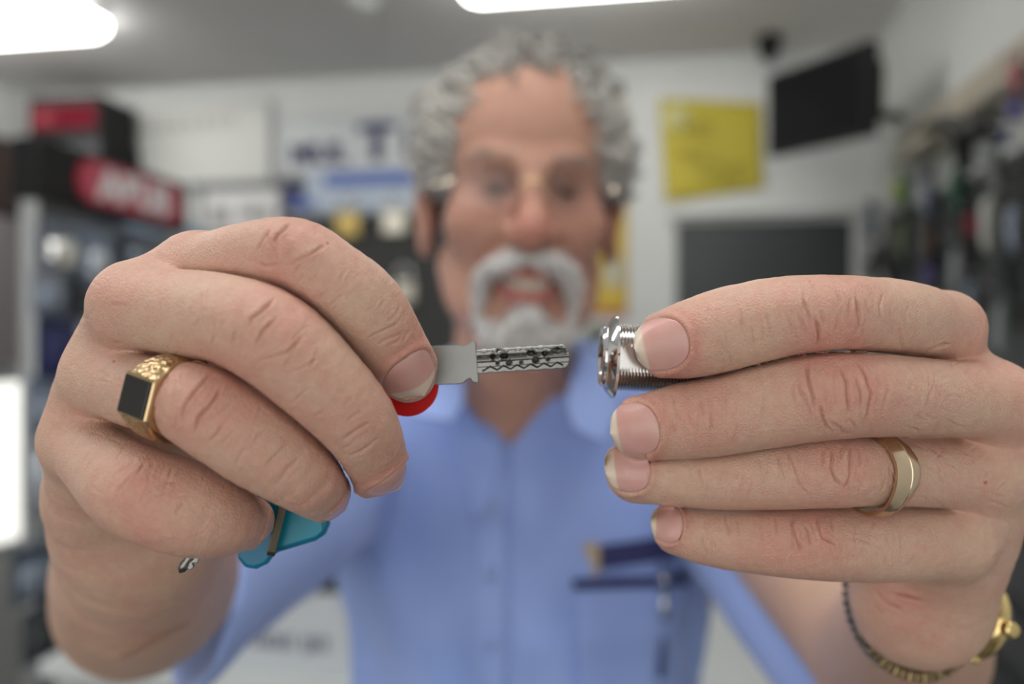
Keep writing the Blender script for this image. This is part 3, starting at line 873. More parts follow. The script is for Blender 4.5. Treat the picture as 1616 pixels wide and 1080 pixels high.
# television on a wall arm in the corner
TL, TR, BR, BL = W(1199, 131, 2.72), W(1352, 69, 2.30), W(1386, 208, 2.25), W(1222, 240, 2.66)
TR2 = TL + (BR - BL)
uT = ((TR - TL) + (BR - BL)) / 2; vT = ((TL - BL) + (TR - BR)) / 2; cT = (TL + TR + BR + BL) / 4
wT = np.linalg.norm(uT); hT = np.linalg.norm(vT); uT /= wT; vT -= uT * (vT @ uT); vT /= np.linalg.norm(vT); nT = np.cross(vT, uT); 
if nT[1] > 0: nT = -nT
th = thing('television', cT - vT * hT / 2, 'black flat television tilted on a wall arm near the ceiling corner', 'television')
def tbox(name, x0, x1, y0, y1, d0, d1, m, bevel):
    b = MB(); b.box(cT + uT * x0 + vT * y0 + nT * d0, uT * (x1 - x0), vT * (y1 - y0), nT * (d1 - d0)); return b.done(name, m, th, smooth=False, bevel=bevel, recalc=True)
tbox('casing', -wT / 2, wT / 2, -hT / 2, hT / 2, -.045, 0, M_BLACK, .006)
tbox('screen', -wT / 2 + .015, wT / 2 - .015, -hT / 2 + .02, hT / 2 - .015, 0, .002, mat('screen_black', (.006, .006, .007, 1), .25, spec=.15), 0)
tbox('back_housing', -wT / 4, wT / 2 - .02, -hT / 3, hT / 3, -.085, -.045, M_BLACK, .01)
wp = cT - nT * .085; wq = RW(1420, 150, .01); wq = np.array((wq[0], wq[1], wp[2]))
b = MB(); b.tube([wp, (wp + wq) / 2 + np.array((0, .05, 0)), wq], .018, 10); b.done('wall_arm', M_BLACK, th)

# ------------------------------------------------------------------ counter behind the man
M_COUNTER = mat('white_laminate', (0.66, 0.70, 0.71, 1), .35)
cs0, cs1, ct0, ct1 = -.70, .80, 1.12, 1.72
th = thing('shop_counter', RC(0, 1.4, 0), 'white laminate shop counter standing behind the man', 'counter')
room_box('worktop', cs0, cs1, ct0, ct1, .805, .84, M_COUNTER, th, bevel=.004)
room_box('front_panel', cs0 + .02, cs1 - .02, ct1 - .05, ct1 - .03, .08, .805, mat('counter_side', (.6, .62, .62, 1), .5), th)
for a in (cs0 + .02, 0, cs1 - .04): room_box('side_panel', a, a + .02, ct0 + .02, ct1 - .05, .0, .805, M_COUNTER, th)
room_box('plinth', cs0 + .04, cs1 - .04, ct1 - .09, ct1 - .05, 0, .08, M_DARKGREY, th)
# white carton with dark print
pc = W(455, 1000, 1.62); sc_ = (pc - RO) @ RU; tc_ = (pc - RO) @ RN
th = thing('white_carton', RC(sc_, tc_, .84), 'white carton with dark print standing on the counter behind the sleeve', 'carton')
zc = W(455, 942, 1.62)[2]
M_CARTON = mat('carton_white', (.56, .60, .64, 1), .6)
room_box('box', sc_ - .17, sc_ + .15, tc_ - .18, tc_, .8405, zc, M_CARTON, th, bevel=.003)
room_box('lid_flap', sc_ - .17, sc_ + .15, tc_ - .18, tc_ + .002, zc, zc + .004, M_CARTON, th)
for k in range(9):
    if k == 5: continue
    a = sc_ - .075 + k * .018; z_ = W(455, 1014, 1.62)[2]
    room_box('print_mark', a, a + .012, tc_, tc_ + .0008, z_ - (.014 if k != 6 else .022), z_ + (.012 if k % 2 else .016), mat('slate_print', (.12, .13, .20, 1), .6), th)
pk = W(482, 935, 1.58); s_ = (pk - RO) @ RU; t_ = (pk - RO) @ RN
th = thing('card_reader', RC(s_, t_, zc + .004), 'small black card reader lying on the white carton', 'card reader')
b = MB(); O_ = RC(s_ - .035, tc_ - .14, zc + .004)
b.hexa([O_, O_ + RU * .085, O_ + RU * .085 + RN * .12, O_ + RN * .12, O_ + ZZ * .05, O_ + RU * .085 + ZZ * .05, O_ + RU * .085 + RN * .12 + ZZ * .018, O_ + RN * .12 + ZZ * .018])
b.done('casing', M_BLACK, th, smooth=False, bevel=.006, recalc=True)
b = MB(); q = O_ + RU * .012 + RN * .01 + ZZ * .0475; b.box(q, RU * .06, RN * .035 + ZZ * -.0093, ZZ * .003); b.done('display', M_DARKGREY, th, smooth=False, recalc=True)

# ------------------------------------------------------------------ display stand on the left with its black header
LQ = np.array((-1.215, 2.05, 0)); LD = -RN; LNn = RU
def LP(px, py, off=0.0): return ray_plane(px, py, LQ + LNn * off, LNn)
def stand_box(name, a0, a1, o0, o1, z0, z1, m, parent, bevel=0.0, mb=None):
    b = mb or MB(); b.box(LQ + LD * a0 + LNn * o0 + ZZ * z0, LD * (a1 - a0), LNn * (o1 - o0), ZZ * (z1 - z0))
    if mb is None: return b.done(name, m, parent, smooth=False, bevel=bevel, recalc=True)
SLEN = .62
th = thing('display_stand', LQ + LD * SLEN / 2 + ZZ * 0, 'tall dark display stand of hanging packs on the left, under the black header', 'display stand')
stand_box('back_panel', 0, SLEN, -.03, 0, .1, 1.84, mat('slate_panel', (.10, .115, .14, 1), .5), th)
for a in (-.004, SLEN): stand_box('post', a, a + .018, -.03, .012, 0, 1.86, M_ALU, th, bevel=.003)
stand_box('foot', 0, SLEN, -.05, .011, 0, .10, M_DARKGREY, th, bevel=.005)
for k in range(10): stand_box('slat', 0, SLEN, 0, .008, .22 + k * .165, .33 + k * .165, mat('slate_slat', (.13, .15, .18, 1), .45), th)
M_RED = mat('red_sign', (.50, .035, .07, 1), .4)
th = thing('header_sign', LQ + LD * SLEN / 2 + ZZ * 1.86, 'black header box with a red rounded badge and white letters on the display stand', 'sign')
stand_box('box', -.01, SLEN + .03, -.05, .03, 1.862, 2.02, M_BLACK, th, bevel=.004)
# red rounded badge
pA, pB = .125, SLEN - .02; hb = .060; zc_ = 1.940; V = []; n = 14
ol = [(pA + hb + hb * math.cos(a) , hb * math.sin(a)) for a in np.linspace(math.pi / 2, 3 * math.pi / 2, n)] + [(pB - .03 + .03 * math.cos(a), -hb + .03 + .03 * math.sin(a)) for a in np.linspace(-math.pi / 2, 0, 6)] + [(pB - .03 + .03 * math.cos(a), hb - .03 + .03 * math.sin(a)) for a in np.linspace(0, math.pi / 2, 6)]
def prism(name, ol, o0, o1, m, parent, sc=1.0):
    cx = np.mean([p[0] for p in ol]); k = len(ol)
    V = [LQ + LD * (cx + (x - cx) * sc) + LNn * o + ZZ * (zc_ + y * sc) for o in (o0, o1) for x, y in ol]
    Fc = [tuple(range(k)), tuple(range(2 * k - 1, k - 1, -1))] + [(i, (i + 1) % k, k + (i + 1) % k, k + i) for i in range(k)]
    return add(name, V, Fc, m, parent, smooth=False, recalc=True)
prism('badge', ol, .03, .040, M_RED, th)
prism('badge_face', ol, .040, .042, mat('pink_red_face', (.55, .09, .13, 1), .3), th, .93)
text('lettering', 'ABUS', th, LQ + LD * (pA + .075) + LNn * .0435 + ZZ * (zc_ - .038), LD, ZZ, .112, mat('sign_letter_white', (.85, .83, .83, 1), .4), 1.22, extr=.0012, bold=.006)

# red sign box further back on a black cabinet
s0, s1, z0, z1 = bw_rect(48, 166, 152, 204, .30)
th = thing('red_sign_box', RC((s0 + s1) / 2, .2, z0 - .06), 'small red sign in a black box above the black header', 'sign')
room_box('box', s0 - .012, s1 + .012, .06, .295, z0 - .03, z1 + .04, M_BLACK, th, bevel=.004)
room_box('red_face', s0, s1, .295, .302, z0, z1, mat('deep_red', (.12, .007, .016, 1), .8, spec=.1), th, bevel=.002)
room_box('pale_mark', s0 + .03, s0 + .10, .302, .3028, z0 + .03, z1 - .025, mat('dusty_red', (.26, .05, .065, 1), .8, spec=.1), th)
th = thing('tall_cabinet', RC((s0 + s1) / 2, .2, 0), 'black tall cabinet standing in the back left corner', 'cabinet')
room_box('body', s0 - .02, s1 + .02, .05, .285, 0, z0 - .032, mat('cabinet_black', (.014, .014, .016, 1), .6, spec=.2), th, bevel=.004)
room_box('door', s0 - .012, s1 + .012, .285, .30, .05, z0 - .05, mat('cabinet_door', (.03, .03, .034, 1), .4), th, bevel=.003)
room_box('handle', s1 - .03, s1 - .015, .30, .325, 1.0, 1.18, M_ALU, th, bevel=.003)
# brown pelmet above the window on the left wall
th = thing('brown_pelmet', RC(SL + .05, .5, 2.04), 'dark brown wooden pelmet on the left wall at the picture edge', 'pelmet')
room_box('board', SL, SL + .02, .05, 1.05, 2.03, 2.36, M_BROWN, th, bevel=.003)
room_box('rail', SL + .02, SL + .035, .05, 1.05, 2.05, 2.08, M_BROWN, th, bevel=.003)
# pink-grey roller blind
th = thing('roller_blind', RC(SL + .03, .5, 1.38), 'pinkish grey roller blind hanging below the brown pelmet', 'blind')
room_box('fabric', SL + .012, SL + .016, .08, 1.0, 1.40, 2.03, mat('blind_fabric', (.36, .33, .33, 1), .8), th)
room_box('bottom_bar', SL + .008, SL + .022, .08, 1.0, 1.375, 1.40, M_ALU, th, bevel=.002)

# hanging packs
def pack(name, frameO, a, n, w, h, P, mcard, mblis, label, cat, group, hb=.03):
    """blister pack centred on P: a = horizontal, n = outward"""
    th = thing(name, P - ZZ * h / 2, label, cat, group)
    b = MB(); b.box(P - a * w / 2 - ZZ * h / 2, a * w, n * .004, ZZ * h); b.done('card', mcard, th, smooth=False, bevel=.0015, recalc=True)
    # blister: stepped rounded dome
    V = []; k = 20; lv = ((1.0, .004), (.96, .018), (.80, .030), (.5, .034))
    for sc, o in lv:
        for i in range(k):
            t = 2 * math.pi * i / k; cx = abs(math.cos(t)) ** .55 * math.copysign(1, math.cos(t)); cy = abs(math.sin(t)) ** .55 * math.copysign(1, math.sin(t))
            V.append(P + a * cx * w * .40 * sc + ZZ * (cy * h * .33 * sc - h * .10) + n * o)
    Fc = [(r * k + i, r * k + (i + 1) % k, (r + 1) * k + (i + 1) % k, (r + 1) * k + i) for r in range(len(lv) - 1) for i in range(k)] + [tuple((len(lv) - 1) * k + i for i in range(k)), tuple(range(k - 1, -1, -1))]
    add('blister', V, Fc, mblis, th, recalc=True)
    b = MB(); q = P + ZZ * h * .40
    b.tube([q - n * hb, q + n * .05, q + n * .055 + ZZ * .012], .0022, 6); b.done('hook', M_STEEL, th)
    return th
def cmat(n, c, r=.4, metal=0.0): return mat(n, tuple(c) + (1,), r, metal, noise=.10, nscale=25)
SILV = mat('silver_blister', (.55, .60, .68, 1), .18, .6); CLR = mat('smoky_blister', (.25, .29, .36, 1), .15, .3)
# px, py, w, h, card colour, blister, label
LEFTPACKS = [
 (92, 392, .13, .13, (.16, .19, .24), mat('mirror_blister', (.92, .92, .90, 1), .10, 1.0), 'slate pack with a mirror-bright lock, topmost beside the aluminium post'),
 (150, 410, .12, .16, (.20, .25, .33), SILV, 'blue-grey pack with a silver lock right of the bright one'),
 (75, 462, .11, .12, (.30, .33, .38), CLR, 'grey pack with a smoky blister below the bright lock'),
 (135, 480, .10, .10, (.02, .022, .025), M_DARKGREY, 'black pack beside the big knuckle of the key hand'),
 (90, 548, .15, .17, (.020, .035, .10), M_NAVY, 'dark navy pack in the middle of the left stand'),
 (140, 545, .10, .14, (.36, .42, .52), SILV, 'pale blue-grey pack right of the navy pack'),
 (72, 640, .12, .15, (.18, .22, .32), CLR, 'slate blue pack under the navy pack'),
 (58, 740, .06, .22, (.33, .34, .36), SILV, 'narrow grey pack below the slate blue pack'),
 (88, 838, .09, .09, (.48, .50, .50), SILV, 'light grey pack just above the forearm'),
 (48, 905, .12, .14, (.06, .085, .13), CLR, 'dark slate pack near the bottom of the left stand'),
 (62, 1000, .12, .14, (.09, .10, .12), M_DARKGREY, 'charcoal pack lowest on the left stand'),
 (205, 470, .12, .16, (.22, .27, .36), SILV, 'blue-grey pack mostly behind the index knuckle'),
 (210, 400, .10, .10, (.05, .06, .08), CLR, 'dark pack tucked under the blue carton'),
]
for i, (px, py, w, h, c, mb_, lab) in enumerate(LEFTPACKS):
    pack('blister_pack', None, LD, LNn, w, h, LP(px, py, .03), cmat('left_card_%d' % i, c), mb_, lab, 'pack', 'packs on the left display stand', .018)
def orient_box(name, P, a, n, w, d, h, m, parent, bevel=.002):
    b = MB(); b.box(P - a * w / 2 - ZZ * h / 2, a * w, n * d, ZZ * h); return b.done(name, m, parent, smooth=False, bevel=bevel, recalc=True)
# pale blue carton on a plinth of the stand
pB_ = W(253, 396, 2.82)
th = thing('blue_carton', pB_ - ZZ * .085, 'pale blue carton with a blue edge above the key hand', 'carton')
pd = thing('display_plinth', np.array((pB_[0], pB_[1], 0)), 'slate grey plinth under the pale blue carton', 'plinth')
FA = RU; FN = RN
zt_ = pB_[2] - .081
orient_box('column', np.array((pB_[0], pB_[1], zt_ / 2)) - FN * .04, FA, FN, .32, .12, zt_ - .04, mat('plinth_slate', (.12, .135, .16, 1), .5), pd)
orient_box('top_board', np.array((pB_[0], pB_[1], zt_ - .011)) - FN * .06, FA, FN, .36, .16, .02, mat('plinth_slate', (.12, .135, .16, 1), .5), pd)
orient_box('base_board', np.array((pB_[0], pB_[1], .0105)) - FN * .06, FA, FN, .36, .16, .02, mat('plinth_slate', (.12, .135, .16, 1), .5), pd)
orient_box('box', pB_, FA, FN, .34, .05, .16, mat('carton_blue', (.42, .55, .72, 1), .4), th)
orient_box('blue_edge', pB_ - FA * .145 + FN * .05, FA, FN, .05, .0015, .16, mat('edge_blue', (.10, .23, .58, 1), .4), th, .0005)
orient_box('pale_window', pB_ + FA * .04 + FN * .05 - ZZ * .02, FA, FN, .20, .0015, .09, mat('pale_cream', (.68, .68, .60, 1), .4), th, .0005)

# ------------------------------------------------------------------ right wall: slat panel full of packs
t_a = (RW(1345, 400, .03) - RO) @ RN; t_b = 2.45
th = thing('slat_wall', RC(SR - .02, (t_a + t_b) / 2, 0), 'dark slatted panel of hanging packs on the right wall', 'display panel')
room_box('backing', SR - .02, SR, .25, t_b, .10, 1.92, mat('slat_dark', (.030, .034, .036, 1), .5), th)
for k in range(11): room_box('slat', SR - .032, SR - .02, .25, t_b, .16 + k * .158, .27 + k * .158, mat('slat_grey', (.06, .066, .068, 1), .45), th)
th = thing('beige_rail', RC(SR - .03, 1.2, 2.05), 'beige shelf rail along the right wall above the packs', 'rail')
room_box('rail', SR - .07, SR, .62, 1.75, 2.03, 2.12, mat('beige_laminate', (.42, .38, .30, 1), .5), th, bevel=.003)
room_box('lower_lip', SR - .10, SR - .07, .62, 1.75, 2.03, 2.05, mat('beige_lip', (.46, .42, .34, 1), .5), th, bevel=.002)
for t in (.66, 1.1, 1.6): room_box('bracket', SR - .06, SR, t, t + .02, 1.93, 2.03, M_ALU, th)
RIGHTPACKS = [
 (1378, 350, .15, .14, .06, (.02, .035, .16), mat('white_blister', (.5, .55, .56, 1), .3), 'navy pack with a whitish blister at the corner end of the right panel'),
 (1382, 420, .14, .13, .06, (.05, .045, .045), M_DARKGREY, 'dark pack under the navy pack on the right panel'),
 (1430, 300, .15, .10, .10, (.04, .20, .05), mat('lime_blister', (.33, .42, .03, 1), .35), 'green pack with a lime yellow blister on the right panel'),
 (1432, 372, .13, .15, .10, (.17, .19, .13), mat('olive_blister', (.20, .22, .14, 1), .35), 'olive grey pack under the green and lime one'),
 (1474, 310, .09, .14, .10, (.10, .10, .16), CLR, 'grey violet pack right of the lime pack'),
 (1478, 380, .10, .11, .10, (.09, .045, .03), mat('brown_blister', (.12, .07, .04, 1), .4), 'brown pack below the grey violet pack'),
 (1476, 432, .09, .09, .14, (.09, .07, .20), mat('violet_blister', (.12, .10, .26, 1), .4), 'violet pack just above the lock hand'),
 (1520, 292, .11, .15, .12, (.025, .10, .06), mat('green_blister', (.03, .12, .07, 1), .35), 'dark green pack below the black handle'),
 (1543, 352, .05, .07, .12, (.28, .03, .06), mat('red_blister', (.35, .05, .08, 1), .35), 'small red pack right of the dark green pack'),
 (1570, 342, .06, .17, .165, (.42, .42, .38), mat('bone_blister', (.48, .48, .44, 1), .35), 'bone white pack right of the small red pack'),
 (1578, 262, .12, .13, .12, (.22, .235, .23), mat('grey_blister', (.27, .29, .29, 1), .3), 'large grey pack under the blue tag'),
 (1592, 214, .06, .035, .10, (.05, .09, .34), mat('tag_blister', (.07, .12, .42, 1), .4), 'small blue tag right of the black handle'),
 (1520, 418, .07, .15, .12, (.30, .31, .31), mat('ash_blister', (.34, .36, .37, 1), .25), 'ash grey pack standing just above the lock hand'),
 (1596, 420, .10, .13, .085, (.025, .025, .03), M_DARKGREY, 'black pack at the right picture edge above the lock hand'),
 (1589, 506, .05, .16, .12, (.24, .27, .27), mat('mist_blister', (.30, .33, .33, 1), .3), 'narrow misty grey pack beside the lock hand knuckle'),
 (1612, 118, .05, .09, .12, (.36, .10, .12), mat('rose_blister', (.40, .16, .17, 1), .4), 'rose red pack at the upper right picture edge'),
 (1613, 172, .05, .05, .135, (.07, .06, .26), mat('indigo_blister', (.10, .09, .30, 1), .4), 'indigo pack below the rose red one at the edge'),
 (1612, 352, .07, .14, .165, (.15, .15, .14), CLR, 'grey pack at the right edge beside the bone white one'),
 (1545, 460, .07, .10, .12, (.16, .17, .18), CLR, 'smoky grey pack behind the lock hand index knuckle'),
]
for i, (px, py, w, h, off, c, mb_, lab) in enumerate(RIGHTPACKS):
    pack('blister_pack', None, RN * .9 + RU * -.436, -RU * .9 - RN * -.436, w * 1.0, h, RW(px, py, off), cmat('right_card_%d' % i, c), mb_, lab, 'pack', 'packs on the right wall panel', (off - .1) / .9 if py < 180 else off / .9)
pack('blister_pack', None, RU, RN, .12, .13, BW(948, 540, .029), cmat('olive_card', (.10, .11, .055)), mat('moss_blister', (.09, .12, .06, 1), .4), "olive green pack on the back wall just right of the man's neck", 'pack', None)
# black curved handle hanging on the panel
q0 = RW(1455, 206, .21); q1 = RW(1490, 192, .21); q2 = RW(1525, 205, .21); q3 = RW(1562, 200, .21); q4 = RW(1520, 232, .21); q5 = RW(1524, 268, .21)
th = thing('pull_handle', q2, 'black curved handle hanging in front of the beige rail', 'handle')
b = MB(); b.tube(catmull([q0, q1, q2, q3], 6), np.linspace(.012, .024, 19), 10); b.done('lever', M_BLACK, th)
b = MB(); b.tube(catmull([q2, q4, q5], 6), np.linspace(.026, .014, 13), 10); b.done('shank', M_BLACK, th)
b = MB(); b.tube([q3, q3 + RU * .21], .004, 6); b.done('hook', M_STEEL, th)

# ------------------------------------------------------------------ the man: head, neck, torso, arms, legs (one continuous skin)
HCN = np.array((0.0085, .715, 1.635)); yaw = math.radians(4.5); roll = math.radians(-2.0)
_x = np.array((math.cos(yaw), math.sin(yaw), 0)); _f = np.array((math.sin(yaw), -math.cos(yaw), 0)); _z = np.array((0, 0, 1.0))
_x, _z = _x * math.cos(roll) + _z * math.sin(roll), _z * math.cos(roll) - _x * math.sin(roll)
HR = np.stack([_x, _f, _z], 1)                     # columns: right, forward, up
def HL(x, f, z): return HCN + HR @ np.array((x, f, z))
def mir(rows): return [(-x, y, z, r) for x, y, z, r in rows]
def both(rows, n=4): return [chain(np.array(rows, float), n, .02), chain(np.array(mir(rows), float), n, .02)]

h_cran = ell((0, -.006, .034), (.0745, .097, .083), pad=.03)
h_fore = ell((0, .040, .028), (.060, .052, .062), pad=.03)
h_face = ell((0, .030, -.040), (.0625, .064, .085), pad=.03)
h_cheek = [ell((s * .040, .058, -.040), (.026, .026, .024)) for s in (1, -1)]
h_jaw = both([(.052, .000, -.070, .020), (.040, .035, -.102, .022), (.016, .062, -.112, .022)])
h_chin = ell((0, .066, -.112), (.026, .023, .020))
h_brow = both([(.044, .066, .003, .009), (.029, .081, .007, .0098), (.010, .087, .002, .009)])
h_nose = chain(np.array([(0, .085, .006, .0085), (0, .097, -.020, .0095), (0, .110, -.048, .0125), (0, .106, -.055, .0125)]), 5, .02)
h_ala = [ell((s * .0135, .097, -.053), (.0085, .011, .0085)) for s in (1, -1)]
h_sock = [ell((s * .028, .100, -.015), (.0195, .021, .0130)) for s in (1, -1)]
h_lidu = both([(.041, .074, -.0180, .0032), (.0275, .088, -.0112, .0038), (.0150, .082, -.0185, .003)])
h_lidl = both([(.041, .074, -.0185, .0028), (.0275, .086, -.0242, .0034), (.0150, .081, -.0190, .003)])
h_ulip = chain(np.array([(-.027, .078, -.082, .003), (-.012, .094, -.0825, .0055), (0, .0975, -.084, .0052), (.012, .094, -.0825, .0055), (.027, .078, -.082, .003)]), 4, .02)
h_llip = chain(np.array([(-.026, .078, -.086, .003), (-.013, .091, -.0985, .006), (0, .0955, -.1015, .0068), (.013, .091, -.0985, .006), (.026, .078, -.086, .003)]), 4, .02)
h_mouth = chain(np.array([(-.0235, .082, -.0840, .0044), (-.012, .092, -.0895, .0044), (0, .096, -.0908, .0047), (.012, .092, -.0895, .0044), (.0235, .082, -.0840, .0044)]), 4, .02)
h_nsl = both([(.018, .092, -.054, .003), (.034, .078, -.072, .004), (.041, .066, -.092, .003)])
h_ear = [ell((s * .082, -.010, -.030), (.0085, .0185, .033), pad=.01) for s in (1, -1)]
h_earc = [ell((s * .091, -.004, -.026), (.009, .011, .021), pad=.01) for s in (1, -1)]
h_helix = both([(.086, .006, -.020, .004), (.089, .000, -.002, .004), (.090, -.014, .004, .0045), (.090, -.026, -.012, .0045), (.088, -.024, -.036, .004), (.083, -.012, -.056, .006)])
h_neck = chain(np.array([(0, -.012, -.060, .050), (0, -.026, -.130, .0535), (-.004, -.046, -.190, .052), (-.006, -.074, -.26, .050)]), 4, .03)
def head(P):
    q = ((P - HCN) @ HR).astype(np.float32)
    d = smin(h_cran(q), h_fore(q), .02); d = smin(d, h_face(q), .02)
    for g in h_cheek: d = smin(d, g(q), .016)
    for g in h_jaw: d = smin(d, g(q), .018)
    d = smin(d, h_chin(q), .014)
    for g in h_brow: d = smin(d, g(q), .010)
    for g in h_sock: d = smax(d, -g(q), .008)
    d = smin(d, h_nose(q), .009)
    for g in h_ala: d = smin(d, g(q), .005)
    for g in h_nsl: d = smax(d, -g(q), .006)
    d = smin(d, smin(h_ulip(q), h_llip(q), .002), .004)
    d = smax(d, -h_mouth(q), .002)
    for g in h_lidu + h_lidl: d = smin(d, g(q), .003)
    for g, c in zip(h_ear, h_earc): d = smin(d, smax(g(q), -c(q), .004), .005)
    for g in h_helix: d = smin(d, g(q), .003)
    return smin(d, h_neck(q), .014)

ELR, ELL = W(215, 945, .45), W(1415, 1050, .455)
SHR, SHL = np.array((-.170, .775, 1.385)), np.array((.195, .775, 1.385))
fore_r = chain(PX(RH_X[1][0]), 5, .03); fore_l = chain(PX(LH_X[1][0]), 5, .03)
up_r = chain(np.array([np.append(SHR, .052), np.append((SHR + ELR) / 2, .046), np.append(ELR, .0405)]), 4, .03)
up_l = chain(np.array([np.append(SHL, .052), np.append((SHL + ELL) / 2, .046), np.append(ELL, .0415)]), 4, .03)
TXC, TYC, TSQ = .012, .805, .60
def trunk(rows, pad=.03):
    rows = np.array([(x, 0, z, r) for x, z, r in rows]); g = chain(rows, 4, pad)
    def f(P):
        q = P - np.array((TXC, TYC, 0), np.float32); q[:, 1] /= TSQ
        return g(q.astype(np.float32)) * .8
    return f
t_body = trunk([(0, .92, .145), (0, 1.05, .145), (0, 1.20, .153), (0, 1.30, .158), (0, 1.365, .124), (0, 1.40, .085)])
trap = chain(np.array([(SHR[0], .79, 1.385, .046), (-.06, .79, 1.425, .044), (.008, .775, 1.435, .050), (.075, .79, 1.425, .044), (SHL[0], .79, 1.385, .046)]), 4, .03)
legs = [chain(np.array([(s * .085 + TXC, .80, .90, .082), (s * .10 + TXC, .80, .50, .055), (s * .10 + TXC, .82, .10, .036), (s * .10 + TXC, .80, .05, .036), (s * .105 + TXC, .70, .032, .024)]), 4, .03) for s in (1, -1)]
def body(P):
    d = smin(t_body(P), trap(P), .03)
    q = ((P - HCN) @ HR).astype(np.float32)
    d = smin(d, h_neck(q), .02)
    for g in (up_r, up_l): d = smin(d, g(P), .02)
    for g in (fore_r, fore_l): d = smin(d, g(P), .012)
    for g in legs: d = smin(d, g(P), .02)
    return d

QR, AR = W(228, 880, .315), np.array((0, 1, -.12)); QL, AL = W(1463, 1000, .315), np.array((0, 1, -.1)); QN, AN = np.array((0.005, .75, 1.468)), np.array((0, 0, 1.0))
AR = AR / np.linalg.norm(AR); AL = AL / np.linalg.norm(AL)

def trim_mesh(V, Q, keep):
    Q = Q[np.all(keep[Q], axis=1)]
    used = np.unique(Q); mp = np.full(len(V), -1); mp[used] = np.arange(len(used))
    return V[used], mp[Q], used
def boundary(Q, V, near, ax, tol):
    E = np.stack([Q, np.roll(Q, -1, 1)], -1).reshape(-1, 2); Es = np.sort(E, 1)
    k = Es[:, 0].astype(np.int64) * (Q.max() + 1) + Es[:, 1]
    u, c = np.unique(k, return_counts=True)
    b = u[c == 1]; vv = np.unique(np.concatenate([b // (Q.max() + 1), b % (Q.max() + 1)]))
    m = (np.abs((V[vv] - near) @ ax) < tol) & (np.linalg.norm(V[vv] - near, axis=1) < .16)
    return vv[m]
def zipper(VA, ia, VB, ib, Q, ax):
    """triangles between two rings (indices ia into A, ib into B offset later), sorted by angle about ax"""
    e1 = np.cross(ax, (1, 0, 0) if abs(ax[0]) < .9 else (0, 1, 0)); e1 /= np.linalg.norm(e1); e2 = np.cross(ax, e1)
    c = VA[ia].mean(0)
    def ang(V): return np.arctan2((V - c) @ e2, (V - c) @ e1)
    aa, ab = ang(VA[ia]), ang(VB[ib]); oa, ob = np.argsort(aa), np.argsort(ab)
    ia, aa, ib, ab = ia[oa], aa[oa], ib[ob], ab[ob]
    T = []; i = j = 0; n, m = len(ia), len(ib)
    while i < n or j < m:
        na = aa[(i + 1) % n] + (2 * math.pi if i + 1 >= n else 0); nb = ab[(j + 1) % m] + (2 * math.pi if j + 1 >= m else 0)
        if j >= m or (i < n and na <= nb): T.append((ia[i % n], ia[(i + 1) % n], -1 - ib[j % m])); i += 1
        else: T.append((ia[i % n], -1 - ib[(j + 1) % m], -1 - ib[j % m])); j += 1
    return T

# pieces
VH, QH = surface_nets(head, HCN - (.115, .14, .19), HCN + (.115, .14, .15), .0019)
VH, QH, _ = trim_mesh(VH, QH, VH[:, 2] > 1.468)
VH = laplace(VH, QH, 1, .4)
VB, QB = surface_nets(body, (-.36, .30, -.01), (.38, 1.0, 1.50), .0055)
keep = np.ones(len(VB), bool)
keep &= ~(((VB - QR) @ AR < .003) & (VB[:, 0] < 0) & (VB[:, 1] < .40))
keep &= ~(((VB - QL) @ AL < .003) & (VB[:, 0] > 0) & (VB[:, 1] < .40))
keep &= ~(VB[:, 2] > 1.464)
VB, QB, _ = trim_mesh(VB, QB, keep); VB = laplace(VB, QB, 2, .5)
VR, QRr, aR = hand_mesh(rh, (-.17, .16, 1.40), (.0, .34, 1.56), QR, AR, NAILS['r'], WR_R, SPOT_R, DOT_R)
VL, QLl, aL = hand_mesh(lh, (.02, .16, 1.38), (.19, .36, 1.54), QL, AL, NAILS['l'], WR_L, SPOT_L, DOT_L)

FACE = np.array((0.465, 0.255, 0.185)); FRED = np.array((.50, .20, .16)); LIP = np.array((.48, .185, .16))
qh = (VH - HCN) @ HR
def spot(c, r): return np.exp(-(np.linalg.norm(qh - np.array(c), axis=1) / r) ** 2)
fl = .25 * (valnoise(VH, 60, 21) - .5) + .8 * spot((0, .112, -.048), .020) + .35 * spot((.040, .07, -.045), .022) + .35 * spot((-.040, .07, -.045), .022) + .3 * spot((.082, -.01, -.03), .03) + .3 * spot((-.082, -.01, -.03), .03)
aH = FACE + (FRED - FACE) * np.clip(fl, 0, 1)[:, None]
aH = aH * (1 - .62 * np.clip(spot((.0265, .083, -.0175), .0155) + spot((-.0265, .083, -.0175), .0155), 0, 1))[:, None]  # shade of the eye sockets darkened into the skin colour
qf = qh.astype(np.float32); lm = np.clip(1 - np.minimum(h_llip(qf), h_ulip(qf)) / .003, 0, 1) * np.clip((qh[:, 2] + .108) / .003, 0, 1)
lm = np.where(np.minimum(h_llip(qf), h_ulip(qf)) < .0015, 1, 0) * 1.0
aH = aH + (LIP - aH) * lm[:, None]
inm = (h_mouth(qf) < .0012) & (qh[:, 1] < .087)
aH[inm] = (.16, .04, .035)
neckm = np.clip((-.10 - qh[:, 2]) / .05, 0, 1) * (qh[:, 1] < .06)
aH = aH + (np.array((.50, .28, .20)) - aH) * neckm[:, None]
aB = np.tile(SKIN * np.array((.97, .97, .95)), (len(VB), 1)) * (0.95 + .1 * valnoise(VB, 50, 22))[:, None]
up = np.clip((VB[:, 1] - .60) / .06, 0, 1); aB = aB + (np.array((.50, .28, .20)) - aB) * up[:, None]

